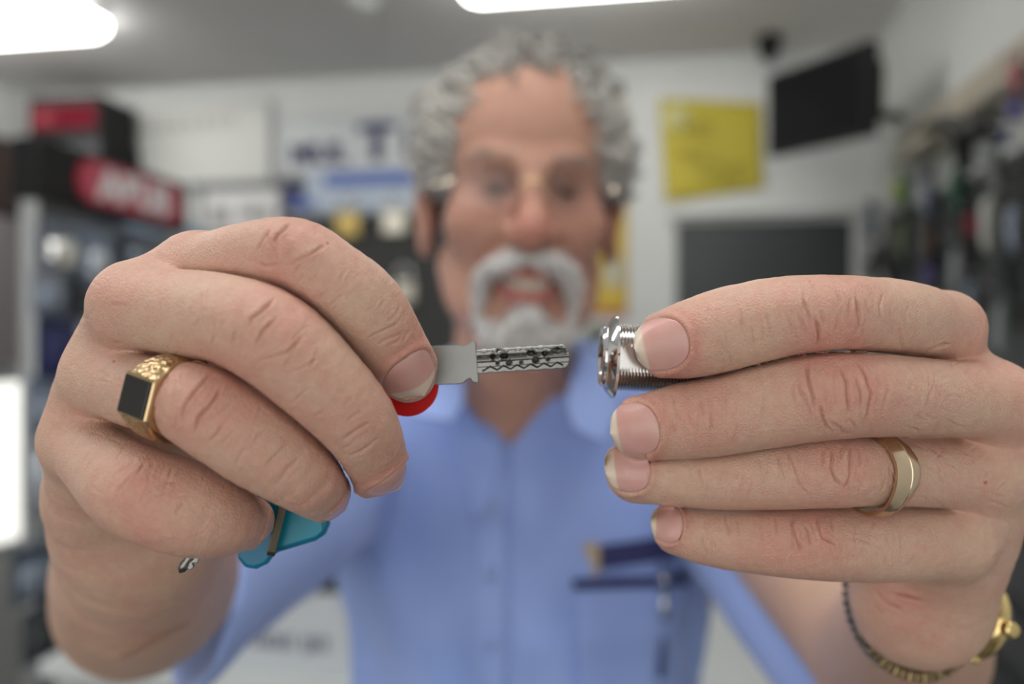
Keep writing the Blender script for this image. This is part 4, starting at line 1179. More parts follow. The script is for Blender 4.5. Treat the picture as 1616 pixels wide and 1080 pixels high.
offs = np.cumsum([0, len(VB), len(VH), len(VR)])
VA = np.vstack([VB, VH, VR, VL]); quads = np.vstack([QB, QH + offs[1], QRr + offs[2], QLl + offs[3]])
tris = []
for (V2, Q2, off, Qp, ax) in ((VH, QH, offs[1], QN, AN), (VR, QRr, offs[2], QR, AR), (VL, QLl, offs[3], QL, AL)):
    b1 = boundary(QB, VB, Qp, ax, .022); b2 = boundary(Q2, V2, Qp, ax, .022)
    T = zipper(VB, b1, V2, b2, Qp, ax)
    tt = np.array([[i if i >= 0 else off - 1 - i for i in t] for t in T])
    e = VA[tt[:, 1]] - VA[tt[:, 0]]; g = VA[tt[:, 2]] - VA[tt[:, 0]]; nn = np.cross(e, g).sum(0) * 0
    cen = VA[tt].mean(1); out = cen - VB[b1].mean(0); out -= np.outer(out @ ax, ax)
    flip = np.einsum('ij,ij->i', np.cross(e, g), out) < 0
    tt[flip] = tt[flip][:, ::-1]
    tris.append(tt)
tris = np.vstack(tris)
BASE = np.array((TXC, .80, 0.0))
def mixed_mesh(name, V, Q, T):
    me = bpy.data.meshes.new(name); V = V.astype(np.float32)
    me.vertices.add(len(V)); me.vertices.foreach_set('co', V.ravel())
    nl = len(Q) * 4 + len(T) * 3; me.loops.add(nl)
    me.loops.foreach_set('vertex_index', np.concatenate([Q.ravel(), T.ravel()]).astype(np.int32))
    me.polygons.add(len(Q) + len(T))
    me.polygons.foreach_set('loop_start', np.concatenate([np.arange(len(Q)) * 4, len(Q) * 4 + np.arange(len(T)) * 3]).astype(np.int32))
    me.update(calc_edges=True); me.polygons.foreach_set('use_smooth', np.ones(len(me.polygons), bool)); return me
me = mixed_mesh('person', VA - BASE, quads, tris); me.materials.append(M_SKIN)
person = bpy.data.objects.new('person', me); COL.objects.link(person); person.location = Vector(BASE)
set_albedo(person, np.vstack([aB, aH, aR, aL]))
tag(person, 'smiling grey-haired man with white goatee and blue shirt holding out a key and a lock', 'person')

for s, f in (('r', rh), ('l', lh)):
    for fr, ln, wd, free in NAILS[s]:
        v, q, a = nail_mesh(f, fr, ln, wd, free); o = add('fingernail', v, q, M_NAIL, person); set_albedo(o, a)

# eyes, teeth
M_EYE = mat('eye_white', (.42, .38, .35, 1), .2); M_IRIS = mat('iris', (.045, .035, .03, 1), .1)
for s in (-1, 1):
    c = HL(s * .0275, .0720, -.0178)
    b = MB(); n = 16; b.lathe(c - _f * .0125, _f, [(.0125 - .0125 * math.cos(a), .0125 * math.sin(a)) for a in np.linspace(.05, 2.62, n)], 24); ey = b.done('eye', M_EYE, person)
    b = MB(); b.lathe(c + _f * .0098, _f, [(-.0004, .0070), (.0016, .0058), (.0026, .0030), (.0028, .0005)], 20); b.done('iris', M_IRIS, ey)
M_TOOTH = mat('teeth', (.72, .66, .56, 1), .25)
b = MB()
for k in range(10):
    a = (k - 4.5) / 4.5; x = a * .021; f_ = .0930 - .014 * a * a; z0_ = -.0962 + .006 * a * a; z1_ = -.0845 + .003 * a * a
    dx = .00195
    b.box(HL(x - dx, f_ - .006, z0_), _x * dx * 2, _f * (.006 + .0006 * (k % 2)), _z * (z1_ - z0_))
b.done('teeth', M_TOOTH, person, smooth=False, bevel=.0006, recalc=True)

# hair, brows, beard: a soft base with many curved locks, joined as one part
def locks(base_f, samples, flow, L, r, lift, seg=6, sides=5, wave=.004):
    MBk = MB(); cols = []
    for (q, nrm, col) in samples:
        fl_ = flow(q); fl_ = fl_ - nrm * (fl_ @ nrm); fl_ /= np.linalg.norm(fl_) + 1e-9
        sd = np.cross(nrm, fl_); l = L * (.6 + .8 * random.random()); ph = random.random() * 6.28; w = wave * (.5 + random.random())
        pts = []
        for i in range(seg):
            t = i / (seg - 1)
            pts.append(q + fl_ * l * t + sd * w * math.sin(ph + t * 4.5) + nrm * (lift * math.sin(t * 2.6) - .002))
        k0 = len(MBk.v); MBk.tube(pts, r * np.array([.7, 1, 1, .9, .6, .2])[:seg] if seg == 6 else r, sides)
        cols += [col] * (len(MBk.v) - k0)
    return MBk, cols
h_hair0 = ell((0, -.010, .036), (.0785, .100, .084), pad=.04)
h_excl = ell((0, .125, -.030), (.074, .105, .107), pad=.04)
h_excl2 = ell((0, .06, -.055), (.068, .075, .075), pad=.04)
h_earx = [ell((s * .084, -.004, -.034), (.016, .024, .034), pad=.02) for s in (1, -1)]
def hair_f(P):
    q = ((P - HCN) @ HR).astype(np.float32)
    d = h_hair0(q) - .012 * (valnoise(q, 42, 31) - .45)
    d = smin(d, h_side[0](q), .02); d = smin(d, h_side[1](q), .02)
    d = smax(d, -h_excl(q), .008); d = smax(d, -h_excl2(q), .008)
    for g in h_earx: d = smax(d, -g(q), .004)
    d = smax(d, -np.maximum(q[:, 2] + .004, -(q[:, 1] + .030)), .006)
    return smax(d, -(q[:, 2] + .075), .01)
h_side = [ell((s * .060, .000, .020), (.026, .052, .053), pad=.03) for s in (1, -1)]
VHa, QHa = surface_nets(hair_f, HCN - (.13, .16, .10), HCN + (.13, .13, .17), .0032)
NHa = vnormals(VHa, QHa)
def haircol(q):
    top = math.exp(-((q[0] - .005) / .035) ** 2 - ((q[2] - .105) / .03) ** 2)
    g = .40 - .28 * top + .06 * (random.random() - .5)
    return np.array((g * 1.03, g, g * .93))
qa = (VHa - HCN) @ HR
ids = rng.choice(len(VHa), 1500, replace=False)
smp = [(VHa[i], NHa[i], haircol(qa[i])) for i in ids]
def flow(p):
    q = (p - HCN) @ HR
    v = np.array((.55 * np.sign(q[0]) * min(1, abs(q[0]) / .03), -.8, .25 if q[1] > .03 else -.35))
    v += np.array((random.random() - .5, random.random() - .5, random.random() - .5)) * .9
    return HR @ v
mb, cols = locks(None, smp, flow, .034, .0026, .007)
nb = len(VHa)
Vall = np.vstack([VHa, np.array(mb.v)]); faces = [tuple(f) for f in QHa] + [tuple(i + nb for i in f) for f in mb.f]
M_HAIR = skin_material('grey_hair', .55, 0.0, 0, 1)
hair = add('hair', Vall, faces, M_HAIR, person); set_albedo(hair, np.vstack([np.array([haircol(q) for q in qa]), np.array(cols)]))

b_must = both([(.004, .102, -.0725, .0045), (.015, .102, -.0735, .0064), (.028, .092, -.079, .0064), (.0358, .080, -.092, .0046), (.0360, .073, -.112, .0050), (.028, .072, -.128, .009)])
b_goat = ell((0, .073, -.131), (.033, .025, .019)); b_soul = ell((0, .092, -.117), (.011, .011, .012))
def beard_f(P):
    q = ((P - HCN) @ HR).astype(np.float32)
    d = smin(b_must[0](q), b_must[1](q), .002)
    d = smin(d, smin(b_goat(q), b_soul(q), .008), .006)
    return d - .003 * (valnoise(q, 150, 33) - .5)
VBd, QBd = surface_nets(beard_f, HCN + (-.08, -.15, -.19), HCN + (.08, .01, -.03), .0022)
NBd = vnormals(VBd, QBd); qb = (VBd - HCN) @ HR
def bcol(q):
    g = .60 + .14 * (random.random() - .5); g -= .10 * math.exp(-((q[0]) / .008) ** 2 - ((q[2] + .070) / .01) ** 2)
    return np.array((g, g * .985, g * .97))
ids = rng.choice(len(VBd), 1100, replace=False)
smp = [(VBd[i], NBd[i], bcol(qb[i])) for i in ids]
def bflow(p):
    q = (p - HCN) @ HR
    return HR @ (np.array((.7 * np.sign(q[0]) if q[2] > -.085 else -.15 * np.sign(q[0]), .1, -1.0)) + (rng.random(3) - .5) * .5)
mb, cols = locks(None, smp, bflow, .012, .0011, .0025, wave=.001)
nb = len(VBd)
beard = add('beard', np.vstack([VBd, np.array(mb.v)]), [tuple(f) for f in QBd] + [tuple(i + nb for i in f) for f in mb.f], M_HAIR, person, label='white goatee and moustache')
set_albedo(beard, np.vstack([np.array([bcol(q) for q in qb]), np.array(cols)]))
for s in (-1, 1):
    b = MB(); cols = []
    for k in range(22):
        t = random.random(); x = s * (.014 + .034 * t); z = .001 + .004 * math.sin(t * 3) + random.uniform(-.003, .004); f_ = .0945 - .022 * t ** 1.6
        p0 = HL(x, f_, z); k0 = len(b.v); b.tube([p0, p0 + HR @ np.array((s * .004, .0035, .003)), p0 + HR @ np.array((s * .009, .003, .003))], [.0008, .0009, .0003], 5)
        g = .24 + .08 * random.random(); cols += [(g, g * .84, g * .74)] * (len(b.v) - k0)
    o = b.done('eyebrow', M_HAIR, person); set_albedo(o, np.array(cols))

# ------------------------------------------------------------------ clothes
M_SHIRT, sN, sL = new_mat('blue_shirt_cloth')
pb = sN['Principled BSDF']; pb.inputs['Roughness'].default_value = .8; pb.inputs['Sheen Weight'].default_value = .25
tc = sN.new('ShaderNodeTexCoord'); nz = sN.new('ShaderNodeTexNoise'); nz.inputs['Scale'].default_value = 14; nz.inputs['Detail'].default_value = 3
cr = sN.new('ShaderNodeValToRGB'); cr.color_ramp.elements[0].color = (.215, .325, .70, 1); cr.color_ramp.elements[1].color = (.345, .455, .82, 1)
sL.new(tc.outputs['Object'], nz.inputs['Vector']); sL.new(nz.outputs['Fac'], cr.inputs[0]); sL.new(cr.outputs[0], pb.inputs['Base Color'])
t_shirt = trunk([(0, .86, .172), (0, 1.0, .170), (0, 1.12, .170), (0, 1.22, .172), (0, 1.31, .180), (0, 1.375, .142), (0, 1.405, .095)])
trap_s = chain(np.array([(SHR[0], .79, 1.385, .062), (-.06, .79, 1.425, .054), (.008, .775, 1.432, .058), (.075, .79, 1.425, .054), (SHL[0], .79, 1.385, .062)]), 4, .03)
HMR, HML = W(326, 894, .535), W(1352, 1030, .56)
sl_r = chain(np.array([np.append(SHR, .074), np.append((SHR + HMR) / 2 - (0, 0, .004), .068), np.append(HMR, .0565), np.append(HMR + (HMR - SHR) * .25, .0565)]), 4, .03)
sl_l = chain(np.array([np.append(SHL, .074), np.append((SHL + HML) / 2 - (0, 0, .004), .068), np.append(HML, .063), np.append(HML + (HML - SHL) * .25, .063)]), 4, .03)
arm_r = chain(np.array([np.append((SHR + HMR) / 2, .046), np.append(HMR, .0465), np.append(HMR + (HMR - SHR) * .4, .048)]), 3, .03)
arm_l = chain(np.array([np.append((SHL + HML) / 2, .048), np.append(HML, .051), np.append(HML + (HML - SHL) * .4, .054)]), 3, .03)
aR_ = (HMR - SHR) / np.linalg.norm(HMR - SHR); aL_ = (HML - SHL) / np.linalg.norm(HML - SHL)
aR_ = np.array((-.78, -.45, .40)); aR_ /= np.linalg.norm(aR_); aL_ = np.array((.82, -.55, .10)); aL_ /= np.linalg.norm(aL_)
VN0 = W(803, 716, .675)
def shirt_f(P):
    fold = .020 * (valnoise((P + P[:, [2, 0, 0]] * np.array((.35, 0, 0))) * np.array((1, 1, .28)), 24, 41) - .5) + .005 * (valnoise(P * np.array((1, 1, .5)), 60, 42) - .5)
    d = smin(t_shirt(P), trap_s(P), .035) + fold
    sf = .004 * (valnoise(P, 24, 43) - .5)
    for g, a, h in ((sl_r, aR_, HMR), (sl_l, aL_, HML)):
        s = smax(g(P) + sf, ((P - h) @ a).astype(np.float32), .004)
        d = smin(d, s, .018)
    for g in (arm_r, arm_l): d = smax(d, -g(P), .003)
    # neck opening and V
    q = ((P - HCN) @ HR).astype(np.float32)
    d = smax(d, -np.maximum(h_neck(q) - .006, 1.452 - P[:, 2]).astype(np.float32), .004)
    x = P[:, 0] - VN0[0]; z = P[:, 2] - VN0[2]
    vee = np.maximum(np.maximum(np.abs(x - .001) * .80 - z * .60, P[:, 1] - .745), -z)
    d = smax(d, -vee.astype(np.float32), .003)
    return np.maximum(d, (.86 - P[:, 2])).astype(np.float32)
VS, QS = surface_nets(shirt_f, (-.30, .42, .84), (.34, .96, 1.50), .0042)
VS = laplace(VS, QS, 2, .5)
shirt = add('shirt', VS, QS, M_SHIRT, person, label='light blue short-sleeved shirt')
def front_march(pts, lift):
    """points on the shirt front along viewing rays, all marched at once"""
    pts = np.asarray(pts, float); lift = np.broadcast_to(np.asarray(lift, float), (len(pts),))
    r = np.stack([(pts[:, 0] - 808) / F, np.ones(len(pts)), -(pts[:, 1] - 540) / F], 1); t = np.full(len(pts), .60); o = np.array((0, 0, CAMZ))
    for _ in range(45):
        s_ = shirt_f((o + r * t[:, None]).astype(np.float32)) - lift
        t = np.where((s_ > .0003) & (t < .9), t + np.maximum(s_ * .6, .0003), t)
    return o + r * t[:, None]
def on_front(px, py, lift=.002): return front_march([(px, py)], lift)[0]
def strip(name, rows, m, parent, thick=.002, n=8, label=None, rows_n=6):
    """cloth strip lofted between two px polylines (edge a, edge b) laid on the shirt front"""
    A, B = rows; A = catmull([(x, y, 0) for x, y in A], n)[:, :2]; B = catmull([(x, y, 0) for x, y in B], n)[:, :2]
    m_ = min(len(A), len(B)); w = rows_n + 1
    pp = [A[i] * (1 - j / rows_n) + B[i] * (j / rows_n) for i in range(m_) for j in range(w)]
    V = front_march(pp + pp, [-.0025] * len(pp) + [.0015 + thick] * len(pp))
    o = m_ * w; Fc = []
    for i in range(m_ - 1):
        for j in range(rows_n):
            a = i * w + j; Fc.append((a, a + 1, a + w + 1, a + w)); Fc.append((o + a, o + a + w, o + a + w + 1, o + a + 1))
    for i in range(m_ - 1):
        for a in (i * w, i * w + rows_n): Fc.append((a, a + w, o + a + w, o + a))
    for j in range(rows_n):
        for a in (j, (m_ - 1) * w + j): Fc.append((a, a + 1, o + a + 1, o + a))
    return add(name, V, Fc, m, parent, label=label, recalc=True)
strip('placket', ([(772, 742), (752, 800), (748, 900), (746, 1000), (742, 1150)], [(806, 724), (800, 800), (800, 900), (800, 1000), (798, 1150)]), M_SHIRT, shirt, .0035)
strip('lapel', ([(706, 664), (723, 727), (739, 785), (748, 826)], [(733, 632), (768, 686), (796, 718), (766, 800)]), M_SHIRT, shirt, .006)
# collar leaves: curved thick cloth
def leaf(name, rows):
    """rows of px,py,d lists (same length) lofted, thickened along the view-facing normal"""
    G = np.array([catmull([np.append(W(*p), 0) for p in r], 6)[:, :3] for r in rows]); 
    G = np.array([catmull(np.hstack([G[:, k], np.zeros((len(G), 1))]), 5)[:, :3] for k in range(G.shape[1])]).transpose(1, 0, 2)
    a, c = G.shape[:2]; T = G.reshape(-1, 3)
    du = np.gradient(G, axis=0).reshape(-1, 3); dv = np.gradient(G, axis=1).reshape(-1, 3); N = np.cross(du, dv); N /= np.linalg.norm(N, axis=1, keepdims=True) + 1e-9
    if (N[:, 1].mean()) > 0: N = -N
    V = np.vstack([T + N * .0018, T - N * .0018]); o = a * c; Fc = []
    for i in range(a - 1):
        for j in range(c - 1):
            k = i * c + j; Fc.append((k, k + 1, k + c + 1, k + c)); Fc.append((o + k, o + k + c, o + k + c + 1, o + k + 1))
    for i in range(a - 1):
        for k in (i * c, i * c + c - 1): Fc.append((k, k + c, o + k + c, o + k))
    for j in range(c - 1):
        for k in (j, (a - 1) * c + j): Fc.append((k, k + 1, o + k + 1, o + k))
    return add(name, V, Fc, M_SHIRT, shirt, recalc=True)
leaf('collar', [[(722, 556, .715), (733, 605, .688), (730, 640, .664), (713, 668, .650)], [(690, 565, .712), (690, 610, .684), (690, 642, .662), (692, 664, .650)], [(652, 585, .712), (640, 618, .690), (638, 642, .668), (652, 656, .656)]])
leaf('collar', [[(916, 556, .715), (901, 598, .688), (893, 634, .664), (906, 676, .650)], [(948, 566, .712), (938, 612, .684), (930, 650, .662), (928, 690, .650)], [(988, 580, .712), (978, 625, .690), (966, 668, .666), (952, 700, .652)]])
# pocket, stitched badge
M_DSTITCH_SHADE = mat('navy_stitching_and_shade', (.028, .033, .115, 1), .8); M_GOLDST = mat('tan_stitching', (.46, .36, .24, 1), .7)
pocket = strip('pocket', ([(905, 918), (908, 1000), (915, 1080), (918, 1150)], [(1086, 915), (1086, 1000), (1084, 1080), (1080, 1150)]), M_SHIRT, shirt, .0035, rows_n=12)
strip('pocket_hem_shade', ([(903, 914), (904, 922), (905, 932)], [(1088, 910), (1088, 918), (1088, 927)]), M_DSTITCH_SHADE, pocket, .0045, rows_n=12)  # dark strip: the shadow along the pocket's top edge, painted as cloth
badge = strip('badge', ([(940, 862), (942, 878), (945, 900)], [(1066, 845), (1066, 862), (1066, 882)]), M_DSTITCH_SHADE, shirt, .0022, label='embroidered badge, navy bar with a tan emblem', rows_n=10)
strip('emblem', ([(908, 860), (907, 885), (910, 914)], [(944, 856), (947, 885), (942, 912)]), M_GOLDST, badge, .0026)
# buttons
for y in (800, 905, 1010):
    c = on_front(775, y, .006); b = MB(); b.lathe(c, (0, -1, 0), [(0, .0052), (.0015, .0055), (.0022, .0045), (.0018, .0015)], 18); b.done('button', mat('shirt_button', (.26, .36, .66, 1), .3), shirt)
# trousers and shoes
tr_f = [chain(np.array([(s * .080 + TXC, .805, .93, .096), (s * .10 + TXC, .80, .50, .075), (s * .10 + TXC, .815, .075, .058)]), 5, .03) for s in (1, -1)]
hip = trunk([(0, .93, .163), (0, .99, .162)])
def trouser_f(P):
    d = smin(tr_f[0](P), tr_f[1](P), .015); d = smin(d, hip(P), .03) + .006 * (valnoise(P, 22, 51) - .5)
    return np.maximum(np.maximum(d, .055 - P[:, 2]), P[:, 2] - .985).astype(np.float32)
VT, QT = surface_nets(trouser_f, (-.25, .62, .03), (.27, .98, 1.0), .009)
add('trousers', VT, QT, mat('charcoal_cloth', (.035, .036, .042, 1), .85), person)
for s in (1, -1):
    sh = chain(np.array([(s * .10 + TXC, .84, .048, .046), (s * .10 + TXC, .78, .046, .044), (s * .106 + TXC, .68, .040, .042), (s * .108 + TXC, .63, .034, .033)]), 4, .02)
    def shoe_f(P): return np.maximum(sh(P), .004 - P[:, 2]).astype(np.float32)
    Vs, Qs = surface_nets(shoe_f, (s * .10 + TXC - .07, .56, -.02), (s * .10 + TXC + .07, .92, .12), .005)
    Vs[:, 2] -= Vs[:, 2].min() - .001
    add('shoe', Vs, Qs, mat('black_leather', (.018, .017, .016, 1), .35), person)

# ------------------------------------------------------------------ things the man holds and wears
def nrmz(v): v = np.asarray(v, float); return v / np.linalg.norm(v)
M_KEY = mat('nickel_silver', (.17, .17, .16, 1), .24, 1.0, noise=.06, nscale=900, bump=.12, bscale=3000)
M_KEYFLAT = mat('satin_nickel', (.25, .255, .248, 1), .46, 1.0, noise=.05, nscale=700, bump=.2, bscale=2500)
M_REDPL = mat('red_plastic', (.62, .010, .010, 1), .5, spec=.2)
KD = .2165
kL = W(752, 571, KD); kR = W(898, 562, KD); KX = nrmz(kR - kL); KN = np.array((0, -1.0, 0)); KN = nrmz(KN - KX * (KN @ KX)); KY = np.cross(KX, -KN) ; KY = KY if KY[2] > 0 else -KY
def K(x, y, z): return kL + KX * x + KY * y + KN * z       # metres: along blade, up, toward viewer
PXM = KD / F                                                # metres per pixel at the key
key = thing('dimple_key', K(-.012, 0, 0), 'nickel dimple key with a red collar held between fingertips, pointing at the lock', 'key')
# blade: height field with dimples, groove and a wavy milled edge
nx, ny = 190, 56; Lb = 146 * PXM; hb2 = 19.5 * PXM; TH = .00115
xs = np.linspace(0, 1, nx); ys = np.linspace(-1, 1, ny); X, Y = np.meshgrid(xs, ys, indexing='ij')
tip = np.clip((X - .90) / .10, 0, 1); hw = np.sqrt(np.clip(1 - tip ** 2.4, .0, 1)); hw = .18 + .82 * hw
xm = X * Lb; top = hb2 * hw; bot = -hb2 * hw
bot = bot + 1.2e-4 * (np.cos(X * 43) > .2) * (X < .88); top = top - 1.4e-4 * (np.sin(X * 52) > .3) * (X < .9)
ym = (bot + top) / 2 + Y * (top - bot) / 2
Z = np.full_like(xm, TH)
def px_(x, y): return (x - 752) * PXM, (571 - y) * PXM - (x - 752) * 9 / 146 * PXM * 1.0
gy = ym / PXM
Z -= .00042 * np.exp(-((gy - 7) / 1.6) ** 2) * (X < .97)                              # long groove
Z -= .00025 * np.clip((-gy - 1) / 1, 0, 1) * np.clip((gy + 9.5) / 1, 0, 1)            # shallow lower rail
Z += .00012 * np.exp(-((gy - 1) / 2.0) ** 2)
zig = -13.5 + 6.0 * np.abs(((X * 6.9) % 1) - .5) * 2
Z -= .00095 * np.clip((zig - gy) / 2.6, 0, 1) * (X > .06) * (X < .93)                 # wavy milled lower edge
Z -= .00045 * np.clip((gy - 14.0 - 1.2 * np.sin(X * 52)) / 1.5, 0, 1)                 # bevelled top edge
for (cx, cy, r, dp, ln) in ((778, 563, 4.2, .00075, 1), (796, 562, 4.8, .00085, 1.4), (838, 557, 4.6, .00085, 1.4), (785, 573, 2.2, .0005, 1), (803, 572, 4.2, .0007, 1), (822, 572, 2.4, .0005, 1), (845, 568, 5.2, .0009, 1), (864, 567, 2.6, .0005, 1), (882, 553, 5.0, .0008, 2.4), (860, 558, 4.0, .0006, 1.2), (788, 553, 3.0, .0004, 1.3)):
    a, c = (cx - 752), (571 - cy) - (cx - 752) * 9 / 146
    dd = np.sqrt(((xm / PXM - a) / ln) ** 2 + (gy - c) ** 2)
    Z -= dp * np.clip(1 - dd / r, 0, 1) ** .7
    Z += .00010 * np.exp(-((dd - r - .5) / .8) ** 2)
Z = np.maximum(Z, -.0004); Z -= .0006 * (np.clip((np.abs(Y) - .93) / .07, 0, 1)) ** 2
Vf = [K(xm[i, j], ym[i, j], Z[i, j]) for i in range(nx) for j in range(ny)]; Vb = [K(xm[i, j], ym[i, j], -TH) for i in range(nx) for j in range(ny)]
o = nx * ny; Fc = []
for i in range(nx - 1):
    for j in range(ny - 1):
        a = i * ny + j; Fc.append((a, a + ny, a + ny + 1, a + 1)); Fc.append((o + a, o + a + 1, o + a + ny + 1, o + a + ny))
for i in range(nx - 1):
    for a in (i * ny, i * ny + ny - 1): Fc.append((a, a + ny, o + a + ny, o + a))
for j in range(ny - 1):
    for a in (j, (nx - 1) * ny + j): Fc.append((a, a + 1, o + a + 1, o + a))
add('blade', Vf + Vb, Fc, M_KEY, key, smooth=False, recalc=True)
def plate(name, pts, z0, z1, m, parent, bevel, wld=K):
    k = len(pts); V = [wld(x * PXM, y * PXM, z) for z in (z0, z1) for x, y in pts]
    Fc = [tuple(range(k)), tuple(range(2 * k - 1, k - 1, -1))] + [(i, (i + 1) % k, k + (i + 1) % k, k + i) for i in range(k)]
    return add(name, V, Fc, m, parent, smooth=False, bevel=bevel, recalc=True)
# shank with shoulders (pixels relative to blade root; x left is negative)
plate('shank', [(-92, -32), (-30, -33.5), (-22, -32), (-16, -27), (-11, -26), (-8, -31), (-4, -33), (2, -33), (2, -28), (1, 30), (-2, 33), (-6, 33.5), (-12, 28), (-20, 27), (-26, 29), (-92, 29)], -TH * .95, TH * 1.05, M_KEYFLAT, key, .00022)
# round bow with red collar
bc = (-111, -31)
ring = [(bc[0] + 48.5 * math.cos(a), bc[1] + 48.5 * math.sin(a)) for a in np.linspace(0, 2 * math.pi, 56, endpoint=False)]
plate('collar', ring, -TH * 1.5, TH * 0.9, M_REDPL, key, .0004)

# cam lock: threaded chrome barrel with two flats, bevelled flange, plug with keyway
LKD = .2255
lc = W(971, 564, LKD); LA = nrmz((-1, .012, .045)); flat_dir = np.array((0, -1.0, 0)); flat_dir = nrmz(flat_dir - LA * (flat_dir @ LA)); lup = np.cross(LA, flat_dir); lup = lup if lup[2] > 0 else -lup
M_LOCK = mat('polished_chrome', (.78, .78, .79, 1), .07, 1.0); M_THREAD = mat('thread_chrome', (.62, .60, .58, 1), .16, 1.0)
lock = thing('cam_lock', lc, 'small round chrome cam lock with a threaded barrel, held at the fingertips', 'lock')
def lathe_flat(name, prof, m, flat=None, n=72, org=lc):
    V = []
    for t, r in prof:
        for k in range(n):
            a = 2 * math.pi * k / n; y, z = r * math.cos(a), r * math.sin(a)
            if flat: y = max(-flat, min(flat, y))
            V.append(org + LA * t + flat_dir * y + lup * z)
    Fc = [(i * n + k, i * n + (k + 1) % n, (i + 1) * n + (k + 1) % n, (i + 1) * n + k) for i in range(len(prof) - 1) for k in range(n)]
    Fc += [tuple(range(n)), tuple((len(prof) - 1) * n + k for k in range(n))]
    ob = add(name, V, Fc, m, lock, recalc=True)
    md = ob.modifiers.new('split', 'EDGE_SPLIT'); md.split_angle = math.radians(28); return ob
lathe_flat('flange', [(0, .0085), (0, .01135), (.0007, .01145), (.0010, .0112), (.0028, .0092), (.0030, .0088), (.0022, .0084)], M_LOCK)
lathe_flat('face_ring', [(.0018, .0083), (.0036, .0083), (.0041, .0079), (.0041, .0067), (.0034, .0063)], M_LOCK)
lathe_flat('plug', [(.0020, .0062), (.0035, .0062), (.0037, .0058), (.0037, .0005)], M_LOCK)
b = MB(); b.box(lc + LA * .0035 - lup * .0034 - flat_dir * .0008, lup * .0068, flat_dir * .0016, LA * .0003); b.done('keyway', M_BLACK, lock, smooth=False, recalc=True)
pr = []; t = 0.0
while t > -.0235:
    pr += [(t, .0092), (t - .00018, .0092), (t - .00048, .0085), (t - .00062, .0085)]; t -= .00088
lathe_flat('threaded_barrel', pr, M_THREAD, .0079)
lathe_flat('tail', [(-.0236, .0060), (-.029, .0060), (-.029, .0030), (-.033, .0030)], M_LOCK, .0040)

# signet ring
M_GOLD = mat('yellow_gold', (.60, .44, .25, 1), .22, 1.0, bump=.05, bscale=1500)
M_ENGR, eN, eL = new_mat('engraved_gold'); pb = eN['Principled BSDF']; pb.inputs['Base Color'].default_value = (.58, .43, .24, 1); pb.inputs['Metallic'].default_value = 1; pb.inputs['Roughness'].default_value = .3
tc = eN.new('ShaderNodeTexCoord'); vo = eN.new('ShaderNodeTexVoronoi'); vo.inputs['Scale'].default_value = 720; bp = eN.new('ShaderNodeBump'); bp.inputs['Strength'].default_value = .9; bp.inputs['Distance'].default_value = .0007
eL.new(tc.outputs['Object'], vo.inputs['Vector']); eL.new(vo.outputs['Distance'], bp.inputs['Height']); eL.new(bp.outputs['Normal'], pb.inputs['Normal'])
sc0 = W(212, 616, .1845)                                   # centre of the stone
sT = nrmz(W(241, 592, .1838) - W(200, 586, .1850))         # roughly along the finger (stone's short side)
sV = W(200, 586, .185) - W(183, 637, .1855); sT = nrmz((.86, -.46, -.22)); sV = nrmz(sV - sT * (sV @ sT)); sN_ = np.cross(sT, sV); sN_ = sN_ if sN_[1] < 0 else -sN_
rc = W(283, 630, .1905)
sring = thing('signet_ring', rc, 'gold signet ring with a square black stone on the key hand', 'ring')
ri = .0096
def band(name, phi0, phi1, outer, half, m, n=40, parent=None, inner=None):
    V = []; c = 6
    ph = np.linspace(phi0, phi1, n)
    for p in ph:
        e = sN_ * math.cos(p) + sV * math.sin(p); ro = outer(p); w = half(p); rin = inner(p) if inner else ri
        for (x, r) in ((-w, rin), (-w, ro - .0005), (-w * .8, ro), (w * .8, ro), (w, ro - .0005), (w, rin)):
            V.append(rc + e * r + sT * x)
    closed = abs(phi1 - phi0) > 6.2; Fc = []
    for i in range(n - 1):
        for k in range(c): Fc.append((i * c + k, i * c + (k + 1) % c, (i + 1) * c + (k + 1) % c, (i + 1) * c + k))
    Fc += [tuple(range(c)), tuple((n - 1) * c + k for k in range(c))]
    ob = add(name, V, Fc, m, parent, recalc=True); md = ob.modifiers.new('split', 'EDGE_SPLIT'); md.split_angle = math.radians(35); return ob
hT_ = .0120; ph0 = .36
def souter(p):
    a = abs(p)
    return hT_ / math.cos(p) if a < ph0 else ri + .0011 + (hT_ / math.cos(ph0) - ri - .0011) * max(0, 1 - (a - ph0) / 1.05) ** 1.25
def shalf(p):
    a = abs(p); return .0052 if a < ph0 else .0021 + .0031 * max(0, 1 - (a - ph0) / 1.35) ** 1.1
band('band', ph0 + .02, 2 * math.pi - ph0 - .02, lambda p: souter(p if p < math.pi else p - 2 * math.pi) - .0003, lambda p: shalf(p if p < math.pi else p - 2 * math.pi), M_GOLD, 80, sring)
for s in (1, -1):
    band('engraved_shoulder', s * (ph0 + .03), s * 1.12, lambda p: souter(p) + .00005, lambda p: shalf(p) * .86, M_ENGR, 20, sring, inner=lambda p: souter(p) - .0008)
def bx(name, x, y, z0, z1, m, bev):
    b = MB(); b.box(rc - sT * x - sV * y + sN_ * z0, sT * 2 * x, sV * 2 * y, sN_ * (z1 - z0)); return b.done(name, m, sring, smooth=False, bevel=bev, recalc=True)
bx('bezel', .0051, .0049, .0095, .0121, M_GOLD, .0006)
bx('stone', .0043, .0043, .0115, .0126, mat('black_onyx', (.008, .007, .006, 1), .22), .0003)

